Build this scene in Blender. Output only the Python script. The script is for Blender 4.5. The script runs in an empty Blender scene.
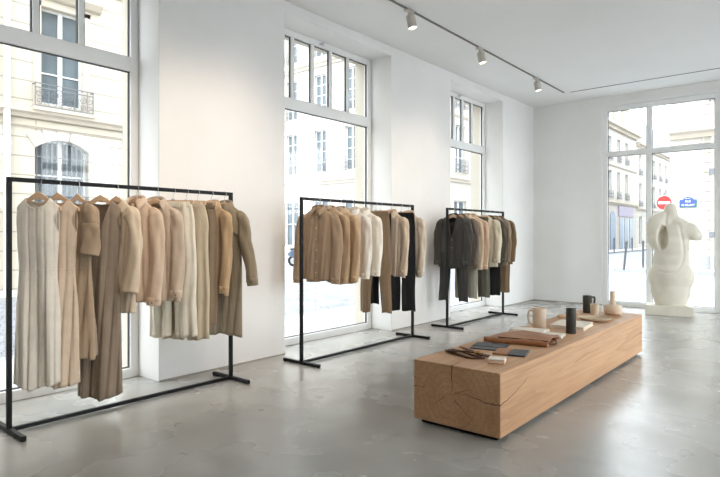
SKY = 3.2
SUN = .5
EXPO = 1.27
SPOTS = [(1.7, 1.7, 13), (2.6, 2.6, 13), (3.45, 3.4, 16), (5.23, 6.6, 13), (6.9, 7.0, 11), (8.8, 9.9, 5)]
FILL_SPOTS = [(1.2, 1.6, 44), (2.6, 2.9, 48), (3.6, 3.6, 46), (5.2, 5.4, 40), (6.6, 6.9, 40)]  # added warm fill spots, unseen
import bpy, bmesh, math, random
import numpy as np
from mathutils import Vector, Matrix
PI = math.pi
R = math.radians
SC = bpy.context.scene
COL = SC.collection

# ------------------------------------------------------------------ helpers
def link(o, parent=None):
    COL.objects.link(o)
    if parent is not None:
        o.parent = parent
    return o

def tag(o, label, cat, group=None, kind=None):
    o['label'] = label
    o['category'] = cat
    if group: o['group'] = group
    if kind: o['kind'] = kind
    return o

def empty(name, loc=(0, 0, 0), rz=0.0, parent=None):
    o = bpy.data.objects.new(name, None)
    o.empty_display_size = 0.1
    o.location = loc
    o.rotation_euler = (0, 0, rz)
    return link(o, parent)

def thing(name, label, cat, loc=(0, 0, 0), rz=0.0, group=None):
    return tag(empty(name, loc, rz), label, cat, group)

def structure(o):
    o['kind'] = 'structure'
    return o

def copy_tree(o, parent=None):
    c = o.copy()
    COL.objects.link(c)
    c.parent = parent
    for ch in list(o.children):
        copy_tree(ch, c)
    return c

class MB:
    """collects shapes; build() links them as ONE mesh object"""
    def __init__(self):
        self.v = []; self.f = []; self.mi = []; self.cur = 0
    def add(self, vs, fs):
        b = len(self.v)
        self.v += [tuple(map(float, p)) for p in vs]
        self.f += [tuple(b + i for i in f) for f in fs]
        self.mi += [self.cur] * len(fs)
        return self
    def box(self, x0, x1, y0, y1, z0, z1):
        vs = [(x, y, z) for z in (z0, z1) for y in (y0, y1) for x in (x0, x1)]
        return self.add(vs, [(0, 2, 3, 1), (4, 5, 7, 6), (0, 1, 5, 4), (2, 6, 7, 3), (0, 4, 6, 2), (1, 3, 7, 5)])
    def loft(self, rings, closed=True, cap0=True, cap1=True):
        n = len(rings[0]); vs = [p for r in rings for p in r]; fs = []
        for i in range(len(rings) - 1):
            for j in range(n if closed else n - 1):
                k = (j + 1) % n
                fs.append((i * n + j, i * n + k, (i + 1) * n + k, (i + 1) * n + j))
        if closed and cap0: fs.append(tuple(range(n - 1, -1, -1)))
        if closed and cap1: fs.append(tuple((len(rings) - 1) * n + j for j in range(n)))
        return self.add(vs, fs)
    def lathe(self, prof, seg=28, c=(0, 0, 0)):
        rings = []
        for r, z in prof:
            rings.append([(c[0] + r * math.cos(2 * PI * k / seg), c[1] + r * math.sin(2 * PI * k / seg), c[2] + z) for k in range(seg)])
        return self.loft(rings)
    def tube(self, pts, r, seg=8, closed=False, flat=1.0):
        pts = [Vector(p) for p in pts]; n = len(pts)
        T = []
        for i in range(n):
            a = pts[(i - 1) % n] if (closed or i > 0) else pts[i]
            b = pts[(i + 1) % n] if (closed or i < n - 1) else pts[i]
            T.append((b - a).normalized())
        up = Vector((0, 0, 1))
        if abs(T[0].dot(up)) > .95: up = Vector((1, 0, 0))
        N = (up - T[0] * up.dot(T[0])).normalized()
        rings = []
        for i in range(n):
            N = (N - T[i] * N.dot(T[i])).normalized()
            B = T[i].cross(N)
            rr = r[i] if hasattr(r, '__len__') else r
            rings.append([tuple(pts[i] + N * (rr * flat * math.cos(2 * PI * k / seg)) + B * (rr * math.sin(2 * PI * k / seg))) for k in range(seg)])
        if closed: rings.append(rings[0]); return self.loft(rings, True, False, False)
        return self.loft(rings)
    def prism(self, poly, axis, a, b):
        """extrude a 2-D polygon along axis ('x','y','z') from a to b"""
        n = len(poly)
        def P(p, t):
            return {'x': (t, p[0], p[1]), 'y': (p[0], t, p[1]), 'z': (p[0], p[1], t)}[axis]
        vs = [P(p, a) for p in poly] + [P(p, b) for p in poly]
        fs = [tuple(range(n)), tuple(range(2 * n - 1, n - 1, -1))] + [(i, (i + 1) % n, n + (i + 1) % n, n + i) for i in range(n)]
        return self.add(vs, fs)
    def grid(self, rows, wrap=False):
        return self.loft(rows, wrap, False, False)
    def build(self, name, mat, parent=None, smooth=False, bevel=0, seg=2, solid=0, subd=0, merge=0, angle=40):
        me = bpy.data.meshes.new(name)
        me.from_pydata(self.v, [], self.f)
        mats = mat if isinstance(mat, (list, tuple)) else [mat]
        for m in mats: me.materials.append(m)
        if len(mats) > 1: me.polygons.foreach_set('material_index', self.mi)
        bm = bmesh.new(); bm.from_mesh(me)
        if merge: bmesh.ops.remove_doubles(bm, verts=bm.verts, dist=merge)
        bmesh.ops.recalc_face_normals(bm, faces=bm.faces)
        bm.to_mesh(me); bm.free()
        if smooth:
            me.shade_smooth()
            if angle < 180: me.set_sharp_from_angle(angle=R(angle))
        o = bpy.data.objects.new(name, me)
        if solid:
            m = o.modifiers.new('Solidify', 'SOLIDIFY'); m.thickness = solid; m.offset = 0
        if bevel:
            m = o.modifiers.new('Bevel', 'BEVEL'); m.width = bevel; m.segments = seg; m.limit_method = 'ANGLE'; m.angle_limit = R(35)
            if not smooth: me.shade_smooth(); me.set_sharp_from_angle(angle=R(40))
            m.harden_normals = False
        if subd:
            m = o.modifiers.new('Subsurf', 'SUBSURF'); m.levels = subd; m.render_levels = subd
        return link(o, parent)

def cat_curve(pts, n):
    """Catmull-Rom through pts, n samples per span"""
    P = [Vector(p) for p in pts]; out = []
    for i in range(len(P) - 1):
        a = P[i - 1] if i else P[0] * 2 - P[1]
        b, c = P[i], P[i + 1]
        d = P[i + 2] if i + 2 < len(P) else P[-1] * 2 - P[-2]
        for k in range(n):
            t = k / n
            out.append(.5 * ((2 * b) + (c - a) * t + (2 * a - 5 * b + 4 * c - d) * t * t + (3 * b - a - 3 * c + d) * t ** 3))
    out.append(P[-1])
    return out

def text_mesh(name, body, size, mat, parent, loc, rot, depth=.003):
    cu = bpy.data.curves.new('lettering', 'FONT')
    cu.body = body; cu.size = size; cu.align_x = 'CENTER'; cu.align_y = 'CENTER'; cu.extrude = depth
    tmp = bpy.data.objects.new('lettering', cu); COL.objects.link(tmp)
    dg = bpy.context.evaluated_depsgraph_get()
    me = bpy.data.meshes.new_from_object(tmp.evaluated_get(dg))
    bpy.data.objects.remove(tmp); 
    me.materials.clear(); me.materials.append(mat)
    o = bpy.data.objects.new(name, me); o.location = loc; o.rotation_euler = rot
    return link(o, parent)

# ------------------------------------------------------------------ materials
def srgb(r, g, b):
    f = lambda c: (c / 255 / 12.92) if c / 255 <= .04045 else ((c / 255 + .055) / 1.055) ** 2.4
    return (f(r), f(g), f(b), 1)

class M:
    def __init__(self, name):
        self.m = bpy.data.materials.new(name); self.m.use_nodes = True
        self.t = self.m.node_tree; self.n = self.t.nodes; self.l = self.t.links
        self.b = self.n['Principled BSDF']
    def node(self, kind, **kw):
        x = self.n.new(kind)
        for k, v in kw.items():
            if k.startswith('i_'):
                x.inputs[k[2:].replace('_', ' ')].default_value = v
            else: setattr(x, k, v)
        return x
    def link(self, a, b): self.l.new(a, b)
    def co(self, kind='Object', scale=(1, 1, 1), loc=(0, 0, 0), rot=(0, 0, 0)):
        tc = self.node('ShaderNodeTexCoord'); mp = self.node('ShaderNodeMapping')
        mp.inputs['Scale'].default_value = scale; mp.inputs['Location'].default_value = loc; mp.inputs['Rotation'].default_value = rot
        self.link(tc.outputs[kind], mp.inputs['Vector']); return mp.outputs['Vector']
    def noise(self, vec, scale, detail=4, rough=.5, dist=0):
        x = self.node('ShaderNodeTexNoise'); x.inputs['Scale'].default_value = scale
        x.inputs['Detail'].default_value = detail; x.inputs['Roughness'].default_value = rough; x.inputs['Distortion'].default_value = dist
        self.link(vec, x.inputs['Vector']); return x.outputs['Fac']
    def ramp(self, fac, stops):
        x = self.node('ShaderNodeValToRGB'); e = x.color_ramp.elements
        while len(e) < len(stops): e.new(.5)
        for k, (p, c) in enumerate(stops): e[k].position = p; e[k].color = c
        self.link(fac, x.inputs['Fac']); return x.outputs['Color']
    def mix(self, fac, a, b, blend='MIX'):
        x = self.node('ShaderNodeMix', data_type='RGBA', blend_type=blend)
        for s, v in ((0, fac), (6, a), (7, b)):
            if hasattr(v, 'links'): self.link(v, x.inputs[s])
            else: x.inputs[s].default_value = v
        return x.outputs[2]
    def math(self, op, a, b=0, c=0):
        x = self.node('ShaderNodeMath', operation=op)
        for s, v in ((0, a), (1, b), (2, c)):
            if hasattr(v, 'links'): self.link(v, x.inputs[s])
            else: x.inputs[s].default_value = v
        return x.outputs[0]
    def bump(self, h, strength=.2, dist=.01, normal=None):
        x = self.node('ShaderNodeBump'); x.inputs['Strength'].default_value = strength; x.inputs['Distance'].default_value = dist
        self.link(h, x.inputs['Height'])
        if normal is not None: self.link(normal, x.inputs['Normal'])
        self.link(x.outputs['Normal'], self.b.inputs['Normal']); return x.outputs['Normal']
    def set(self, **kw):
        for k, v in kw.items():
            s = self.b.inputs[{'color': 'Base Color', 'rough': 'Roughness', 'metal': 'Metallic', 'spec': 'Specular IOR Level', 'coat': 'Coat Weight'}.get(k, k)]
            if hasattr(v, 'links'): self.link(v, s)
            else: s.default_value = v
        return self

def sh(c, k): return (min(1, c[0] * k), min(1, c[1] * k), min(1, c[2] * k), 1)

def plain(name, c, rough=.5, metal=0, var=.06, scale=6, bump=0, bscale=60, spec=.5):
    m = M(name); v = m.co()
    m.set(color=m.ramp(m.noise(v, scale), [(.3, sh(c, 1 - var)), (.7, sh(c, 1 + var))]), rough=rough, metal=metal, spec=spec)
    if bump: m.bump(m.noise(v, bscale, 5, .6), bump, .004)
    return m.m

FAB = {}
def fabric(c, weave=900, rough=.9, sheen=.25, var=.07):
    key = (c, weave)
    if key in FAB: return FAB[key]
    m = M('woven_cloth'); v = m.co()
    g_ = sum(c) / 3; c = tuple(v * .84 + g_ * .16 for v in c)
    base = srgb(*[min(252, v * k) for v, k in zip(c, (1.05, 1.05, 1.045))]) if sum(c) > 240 else srgb(*c)
    big = m.noise(v, 9, 3, .6)
    fine = m.noise(m.co(scale=(1, 1, .12)), 420, 2, .6)
    col = m.ramp(big, [(.3, sh(base, 1 - var)), (.7, sh(base, 1 + var))])
    col = m.mix(m.math('MULTIPLY', fine, .22), col, sh(base, .72))
    m.set(color=col, rough=rough, spec=.15)
    m.b.inputs['Sheen Weight'].default_value = sheen
    m.b.inputs['Sheen Roughness'].default_value = .5
    crease = m.noise(m.co(scale=(1, 1, .4)), 15, 2, .45, .4)
    n = m.bump(crease, .4, .016)
    wv = m.node('ShaderNodeTexWave', wave_type='BANDS', bands_direction='DIAGONAL'); wv.inputs['Scale'].default_value = weave / 6
    m.link(m.co(), wv.inputs['Vector'])
    m.bump(wv.outputs['Fac'], .08, .001, n)
    FAB[key] = m.m
    return m.m

def wood(name, c1, c2, axis='Y', ring=26, rough=.5, centre=(0, 0, 0), knots=False):
    m = M(name)
    v = m.co(loc=centre)
    st = {'X': (.12, 1, 1), 'Y': (1, .12, 1), 'Z': (1, 1, .12)}[axis]
    wv = m.node('ShaderNodeTexWave', wave_type='RINGS', rings_direction=axis, wave_profile='SAW')
    wv.inputs['Scale'].default_value = ring; wv.inputs['Distortion'].default_value = 6; wv.inputs['Detail'].default_value = 3
    wv.inputs['Detail Scale'].default_value = .6
    m.link(m.co(loc=centre, scale=st), wv.inputs['Vector'])
    grain = m.noise(m.co(scale=tuple(60 * s if s == 1 else 1.6 for s in st)), 1.0, 4, .65)
    big = m.noise(m.co(scale=tuple(3 * s if s == 1 else .6 for s in st)), 1.3, 3, .6)
    col = m.ramp(wv.outputs['Fac'], [(0, sh(c1, 1.04)), (.75, c1), (1, m_mid(c1, c2, .3))])
    col = m.mix(m.ramp(grain, [(.42, (0, 0, 0, 1)), (.75, (.5, .5, .5, 1))]), col, c2)
    col = m.mix(m.ramp(big, [(.4, (0, 0, 0, 1)), (.8, (.5, .5, .5, 1))]), col, sh(c2, 1.05))
    if knots:
        vo = m.node('ShaderNodeTexVoronoi'); vo.inputs['Scale'].default_value = 1.0
        m.link(m.co(scale=(3.1, 1.7, 3.1), loc=(.3, .1, .2)), vo.inputs['Vector'])
        col = m.mix(m.ramp(vo.outputs['Distance'], [(.03, (.85, .85, .85, 1)), (.11, (0, 0, 0, 1))]), col, sh(c2, .45))
    m.set(color=col, rough=rough, spec=.35)
    m.bump(grain, .12, .002)
    return m.m
def m_mid(a, b, t): return tuple(a[i] * (1 - t) + b[i] * t for i in range(3)) + (1,)

MAT = {}
def setup_materials():
    # plaster walls and ceiling
    m = M('white_plaster'); v = m.co()
    m.set(color=m.ramp(m.noise(v, 1.6, 5), [(.35, (.80, .79, .77, 1)), (.7, (.84, .83, .815, 1))]), rough=.75, spec=.25)
    m.bump(m.noise(v, 35, 5, .6), .05, .004); MAT['plaster'] = m.m
    MAT['ceiling'] = plain('ceiling_paint', (.80, .80, .79, 1), .85, var=.015, scale=1.2)
    MAT['frame'] = plain('window_paint', (.83, .83, .82, 1), .38, var=.02, scale=3)
    MAT['gasket'] = plain('dark_gasket', (.05, .05, .055, 1), .5)
    # polished concrete floor with saw cut joints
    m = M('polished_concrete'); v = m.co()
    n1 = m.noise(v, .9, 3, .5, .2); n2 = m.noise(v, 2.6, 3, .5, .3); n3 = m.noise(v, 60, 2, .5)
    c = m.ramp(n1, [(.3, (.31, .296, .27, 1)), (.5, (.385, .372, .345, 1)), (.7, (.455, .445, .42, 1))])
    c = m.mix(m.ramp(n2, [(.44, (0, 0, 0, 1)), (.78, (.6, .6, .6, 1))]), c, (.28, .265, .24, 1))
    c = m.mix(m.math('MULTIPLY', n3, .16), c, (.45, .44, .42, 1))
    sx = m.node('ShaderNodeSeparateXYZ'); m.link(v, sx.inputs[0])
    line = m.math('LESS_THAN', m.math('ABSOLUTE', m.math('SUBTRACT', sx.outputs['Y'], 4.56)), .004)
    line2 = m.math('LESS_THAN', m.math('ABSOLUTE', m.math('SUBTRACT', sx.outputs['Y'], 8.0)), .004)
    c = m.mix(m.math('MULTIPLY', m.math('MAXIMUM', line, line2), .6), c, (.1, .095, .09, 1))
    rg = m.math('MULTIPLY_ADD', m.noise(v, 1.4, 3, .5), .26, .14)
    m.set(color=c, rough=rg, spec=.55)
    m.bump(m.noise(v, 3.5, 4, .5), .035, .01); MAT['concrete'] = m.m
    # glass sheet
    m = M('window_glass')
    out = m.n['Material Output']; m.n.remove(m.b)
    tr = m.node('ShaderNodeBsdfTransparent'); gl = m.node('ShaderNodeBsdfGlossy'); gl.inputs['Roughness'].default_value = 0.02
    tr.inputs['Color'].default_value = (.97, .985, .985, 1)
    lw = m.node('ShaderNodeLayerWeight'); lw.inputs['Blend'].default_value = .5
    fz = m.math('MULTIPLY_ADD', m.math('POWER', lw.outputs['Facing'], 4.0), .45, .03)
    mx = m.node('ShaderNodeMixShader'); m.link(fz, mx.inputs[0]); m.link(tr.outputs[0], mx.inputs[1]); m.link(gl.outputs[0], mx.inputs[2])
    m.link(mx.outputs[0], out.inputs['Surface']); MAT['glass'] = m.m
    MAT['black'] = plain('black_powder_coat', (.006, .006, .0065, 1), .5, var=.1, spec=.22)
    MAT['shadowgap'] = plain('painted_shadow_gap', (.34, .31, .27, 1), .6)  # dark tone painted for the shade at the wall foot
    MAT['hook'] = plain('brushed_steel', (.55, .55, .56, 1), .3, 1.0)
    MAT['hanger'] = wood('pale_hanger_wood', srgb(214, 182, 150), srgb(186, 150, 116), 'X', 60, .45)
    MAT['hangerw'] = plain('whitewashed_hanger', srgb(228, 212, 194), .45)
    MAT['bench'] = wood('oak_beam', srgb(202, 160, 122), srgb(156, 110, 76), 'Y', 7, .5, (.03, 0, -.21), True)
    MAT['crack'] = plain('timber_crack', srgb(58, 38, 24), .9)
    MAT['marble'] = plain('cream_plaster_stone', srgb(226, 219, 203), .55, var=.05, scale=7, bump=.12, bscale=50)
    MAT['ceramic'] = plain('sand_ceramic', srgb(214, 190, 164), .55, var=.05, scale=20, bump=.08, bscale=120)
    MAT['ceramic2'] = plain('oat_ceramic', srgb(203, 180, 152), .6, var=.06, scale=24, bump=.1, bscale=120)
    MAT['darkcer'] = plain('charcoal_ceramic', srgb(56, 51, 42), .6, var=.18, scale=16, bump=.12, bscale=90)
    MAT['leather'] = plain('tan_leather', srgb(158, 104, 68), .5, var=.1, scale=12, bump=.15, bscale=260)
    MAT['brownleather'] = plain('brown_leather', srgb(80, 46, 26), .65, var=.15, scale=16, bump=.15, bscale=260)
    MAT['slate'] = plain('slate_leather', srgb(66, 68, 72), .5, var=.08, scale=14, bump=.12, bscale=260)
    MAT['brass'] = plain('aged_brass', srgb(176, 132, 70), .35, 1.0)
    MAT['linen'] = plain('cream_linen', srgb(232, 220, 204), .85, var=.04, scale=20, bump=.15, bscale=200)
    MAT['paper'] = plain('page_edges', srgb(222, 208, 188), .85, var=.06, scale=90)
    MAT['soap'] = plain('pale_blush_block', srgb(232, 200, 172), .6, var=.04, scale=20)
    MAT['button'] = plain('horn_button', srgb(120, 98, 76), .35)
    MAT['buttonpale'] = plain('shell_button', srgb(224, 212, 196), .3)
    MAT['label'] = plain('woven_label', srgb(208, 176, 150), .8)
    MAT['lampbody'] = plain('warm_grey_lamp_paint', srgb(196, 190, 180), .5)
    m = M('lamp_glow'); m.set(color=(1, .9, .75, 1)); m.b.inputs['Emission Color'].default_value = (1, .86, .66, 1); m.b.inputs['Emission Strength'].default_value = 4; MAT['glow'] = m.m
    # outside
    def stone(name, col, course, brickw, mort=.012, offs=.5, dark=.62):
        m = M(name)
        tc = m.node('ShaderNodeTexCoord'); sx = m.node('ShaderNodeSeparateXYZ'); cb = m.node('ShaderNodeCombineXYZ')
        m.link(tc.outputs['Object'], sx.inputs[0]); m.link(sx.outputs['X'], cb.inputs[0]); m.link(sx.outputs['Z'], cb.inputs[1])
        br = m.node('ShaderNodeTexBrick'); br.offset = offs
        br.inputs['Scale'].default_value = 1; br.inputs['Mortar Size'].default_value = mort; br.inputs['Mortar Smooth'].default_value = .2
        br.inputs['Brick Width'].default_value = brickw; br.inputs['Row Height'].default_value = course
        br.inputs['Color1'].default_value = sh(col, 1.0); br.inputs['Color2'].default_value = sh(col, .97); br.inputs['Mortar'].default_value = sh(col, dark)
        m.link(cb.outputs[0], br.inputs['Vector'])
        n = m.noise(m.co(), .7, 5, .6)
        c = m.mix(m.math('MULTIPLY', n, .14), br.outputs['Color'], sh(srgb(196, 176, 148), .9))
        m.set(color=c, rough=.85, spec=.2)
        m.bump(br.outputs['Fac'], .4, -.015); return m.m
    MAT['stoneA'] = stone('pale_limestone', srgb(192, 185, 172), .46, 2.2, .02)
    MAT['stoneC'] = stone('coursed_limestone', srgb(194, 189, 180), .37, 60, .022, 0, .55)
    MAT['stucco'] = plain('smooth_limestone', srgb(180, 174, 165), .85, var=.04, scale=1.2)
    MAT['stucco2'] = plain('ashlar_limestone', srgb(188, 183, 175), .85, var=.05, scale=1.0)
    MAT['trimstone'] = plain('moulding_stone', srgb(182, 172, 158), .8, var=.03, scale=2)
    MAT['jamb'] = plain('outer_stone_jamb', srgb(192, 184, 170), .85, var=.03, scale=2)
    MAT['slateroof'] = plain('zinc_roof', srgb(72, 80, 92), .5, var=.08, scale=3)
    MAT['pane'] = plain('grey_window_pane', srgb(92, 102, 108), .22, var=.25, scale=1.1, spec=.3)
    MAT['sash'] = plain('white_sash_paint', srgb(214, 214, 213), .5)
    MAT['iron'] = plain('dark_ironwork', srgb(66, 68, 72), .5)
    MAT['ironpale'] = plain('grey_ironwork', srgb(108, 110, 114), .5)
    MAT['shopfascia'] = plain('mauve_grey_fascia', srgb(140, 132, 152), .6)
    MAT['shopblue'] = plain('blue_grey_shop_door', srgb(74, 98, 122), .4)
    MAT['road'] = None
    m = M('cobbled_street'); v = m.co()
    vo = m.node('ShaderNodeTexVoronoi', feature='DISTANCE_TO_EDGE'); vo.inputs['Scale'].default_value = 7; vo.inputs['Randomness'].default_value = .55
    m.link(m.co(scale=(1, 1.5, 1), rot=(0, 0, .6)), vo.inputs['Vector'])
    c = m.ramp(m.noise(v, 3, 5), [(.3, srgb(112, 113, 117)), (.7, srgb(146, 147, 151))])
    c = m.mix(m.ramp(vo.outputs['Distance'], [(.02, (1, 1, 1, 1)), (.09, (0, 0, 0, 1))]), c, srgb(74, 76, 82))
    m.set(color=c, rough=.7); m.bump(vo.outputs['Distance'], .5, .02); MAT['road'] = m.m
    MAT['asphalt'] = plain('pale_street', srgb(148, 149, 154), .8, var=.06, scale=2)
    MAT['paving'] = plain('light_paving', srgb(172, 172, 172), .75, var=.05, scale=2.5)
    MAT['kerb'] = plain('granite_kerb', srgb(150, 152, 156), .8, var=.08, scale=8)
    MAT['signred'] = plain('traffic_red', srgb(214, 40, 34), .4)
    MAT['signwhite'] = plain('sign_white', (.86, .86, .86, 1), .4, var=.01)
    MAT['plaqueblue'] = plain('enamel_blue', srgb(44, 66, 150), .3)
    MAT['plaquegreen'] = plain('enamel_green', srgb(62, 112, 92), .35)
    MAT['tyre'] = plain('rubber', srgb(30, 30, 32), .8)
    MAT['scoot'] = plain('slate_blue_paint', srgb(70, 84, 104), .3)
    MAT['seatblk'] = plain('black_vinyl', srgb(34, 34, 36), .5)
setup_materials()
# ------------------------------------------------------------------ room shell
XW, XF, XO = -4.55, -4.90, -5.20          # wall face, window plane, street face
YB = 10.87
ZC = 3.85
ZH = 3.73

def wall_mesh(u0, u1, z0, z1, holes, w0, w1):
    """solid wall in (u, w, z) with rectangular through holes"""
    us = sorted({u0, u1, *[h[0] for h in holes], *[h[1] for h in holes]})
    zs = sorted({z0, z1, *[h[2] for h in holes], *[h[3] for h in holes]})
    us = [u for u in us if u0 <= u <= u1]; zs = [z for z in zs if z0 <= z <= z1]
    def solid(i, j):
        if i < 0 or j < 0 or i >= len(us) - 1 or j >= len(zs) - 1: return False
        uc, zc = (us[i] + us[i + 1]) / 2, (zs[j] + zs[j + 1]) / 2
        return not any(h[0] < uc < h[1] and h[2] < zc < h[3] for h in holes)
    mb = MB()
    for i in range(len(us) - 1):
        for j in range(len(zs) - 1):
            if not solid(i, j): continue
            a, b, c, d = us[i], us[i + 1], zs[j], zs[j + 1]
            mb.add([(a, w0, c), (b, w0, c), (b, w0, d), (a, w0, d)], [(0, 1, 2, 3)])
            mb.add([(a, w1, c), (b, w1, c), (b, w1, d), (a, w1, d)], [(3, 2, 1, 0)])
            if not solid(i - 1, j): mb.add([(a, w0, c), (a, w0, d), (a, w1, d), (a, w1, c)], [(0, 1, 2, 3)])
            if not solid(i + 1, j): mb.add([(b, w0, c), (b, w1, c), (b, w1, d), (b, w0, d)], [(0, 1, 2, 3)])
            if not solid(i, j - 1): mb.add([(a, w0, c), (a, w1, c), (b, w1, c), (b, w0, c)], [(0, 1, 2, 3)])
            if not solid(i, j + 1): mb.add([(a, w0, d), (b, w0, d), (b, w1, d), (a, w1, d)], [(0, 1, 2, 3)])
    return mb

def swap_uw(mb):
    mb.v = [(w, u, z) for (u, w, z) in mb.v]; return mb

LEFT_OPEN = [(.72, 2.67), (4.168, 6.105), (7.65, 9.475)]
BACK_OPEN = (-3.24, -1.375)
RX = 3.4; YR = -3.2
lh = [(a, b, 0, ZH) for a, b in LEFT_OPEN]
structure(swap_uw(wall_mesh(YR - .2, YB + .2, 0, ZC + .1, lh, XW, XF - .07)).build('wall_left', MAT['plaster'], merge=1e-5, bevel=.006))
structure(swap_uw(wall_mesh(YR - .3, YB + .3, 0, ZC + .21, lh, XF - .07, XO)).build('wall_exterior', MAT['jamb'], merge=1e-5))
structure(wall_mesh(XW - .2, RX + .2, 0, ZC + .1, [(BACK_OPEN[0], BACK_OPEN[1], 0, 3.69), (.6, 2.6, 0, 3.69)], YB, YB + .3).build('wall_back', MAT['plaster'], merge=1e-5, bevel=.006))
RIGHT_OPEN = [(2.4, 4.4), (5.0, 7.2), (7.9, 10.1)]
structure(swap_uw(wall_mesh(YR, YB, 0, ZC, [(a, b, 0, ZH) for a, b in RIGHT_OPEN], RX, RX + .4)).build('wall_right', MAT['plaster'], merge=1e-5))
structure(wall_mesh(XW - .2, RX + .2, 0, ZC + .1, [], YR - .3, YR).build('wall_front', MAT['plaster'], merge=1e-5))
structure(MB().box(XF - .3, RX + .4, YR - .3, YB + .3, -.15, 0).build('floor', MAT['concrete']))
structure(MB().box(XF - .07, RX + .4, YR - .3, YB + .3, ZC, ZC + .2).build('ceiling', MAT['ceiling']))
structure(MB().box(XO, RX + .4, YR - .3, YB + .3, ZC + .21, 15).build('upper_sky_blocker', MAT['jamb']))  # unseen storeys above the shop, added to cut sky light in the street
# thin dark strips painting the shadow gap where walls meet floor
tb = MB()
ys = [YR] + [v for ab in LEFT_OPEN for v in ab] + [YB]
for i in range(0, len(ys), 2): tb.box(XW, XW + .004, ys[i], ys[i + 1], 0, .014)
structure(tb.build('painted_gap_left', MAT['shadowgap']))
structure(MB().box(XW + .004, BACK_OPEN[0], YB - .004, YB, 0, .014).build('painted_gap_back', MAT['shadowgap']))

def shop_window(name, width, top, z_tr0, z_tr1, mull, latch=None, fr=.075, dep=.07, split=None, zb=.085):
    """window in local coords: x 0..width, room side at y=0, outside at y=dep"""
    root = structure(empty(name))
    f = MB()
    f.box(0, fr, 0, dep, 0, top); f.box(width - fr, width, 0, dep, 0, top)
    f.box(fr, width - fr, 0, dep, top - fr, top); f.box(fr, width - fr, -.012, dep, 0, zb)
    f.build('frame', MAT['frame'], root, bevel=.006)
    t = MB(); t.box(fr, width - fr, -.006, dep, z_tr0, z_tr1)
    t.build('transom', MAT['frame'], root, bevel=.006)
    zg = (z_tr0 + z_tr1) / 2
    for x in mull:
        MB().box(x - .026, x + .026, .008, dep - .008, z_tr1, top - fr).build('mullion', MAT['frame'], root, bevel=.005)
    if split:
        MB().box(split - .04, split + .04, .0, dep, zb, top - fr).build('mullion', MAT['frame'], root, bevel=.006)
    xs = [fr] + [e for x in sorted(mull + ([split] if split else [])) for e in ((x - .026, x + .026) if x != split else (x - .04, x + .04))] + [width - fr]
    def pane(x0, x1, z0, z1):
        g = MB(); e = .009
        for (a, b, c, d) in ((x0, x0 + e, z0, z1), (x1 - e, x1, z0, z1), (x0, x1, z0, z0 + e), (x0, x1, z1 - e, z1)):
            g.box(a, b, dep * .35, dep * .65, c, d)
        gk = g.build('gasket', MAT['gasket'], root)
        MB().box(x0 + e * .5, x1 - e * .5, dep * .47, dep * .53, z0 + e * .5, z1 - e * .5).build('pane', MAT['glass'], gk)
    for i in range(0, len(xs), 2): pane(xs[i], xs[i + 1], z_tr1, top - fr)
    if split:
        pane(fr, split - .04, zb, z_tr0); pane(split + .04, width - fr, zb, z_tr0)
    else: pane(fr, width - fr, zb, z_tr0)
    if latch is not None:
        l = MB(); l.lathe([(.012, 0), (.02, .004), (.02, .02), (.012, .026)], 12, (latch, -.03, top - .045)); l.box(latch - .03, latch + .03, -.02, 0, top - .05, top - .03)
        l.build('latch', MAT['hook'], root, smooth=True)
    return root
# left windows: local x along +Y, local y towards the street (-X)
for k, ((a, b), mu, la) in enumerate(zip(LEFT_OPEN, ([.36, .72, 1.08, 1.44], [.455, .79, 1.12, 1.455], [.39, .72, 1.015, 1.345]), (None, .93, .86))):
    w = shop_window('window_%d' % (k + 1), b - a, ZH, 2.795, 2.925, mu, la)
    w.location = (XF, a, 0); w.rotation_euler = (0, 0, R(90))
w = shop_window('window_4', BACK_OPEN[1] - BACK_OPEN[0], 3.66, 2.745, 2.825, [], None, .085, .07, .785, .085)
w.location = (BACK_OPEN[0], YB + .03, 0)
structure(MB().box(BACK_OPEN[0], BACK_OPEN[1], YB, YB + .12, 3.66, 3.69).build('trim_back', MAT['frame']))
for k, (a, b) in enumerate(RIGHT_OPEN):
    w = shop_window('window_%d' % (k + 5), b - a, ZH, 2.795, 2.925, [.5, 1.0, 1.5])
    w.location = (RX + .27, b, 0); w.rotation_euler = (0, 0, R(-90))

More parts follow.
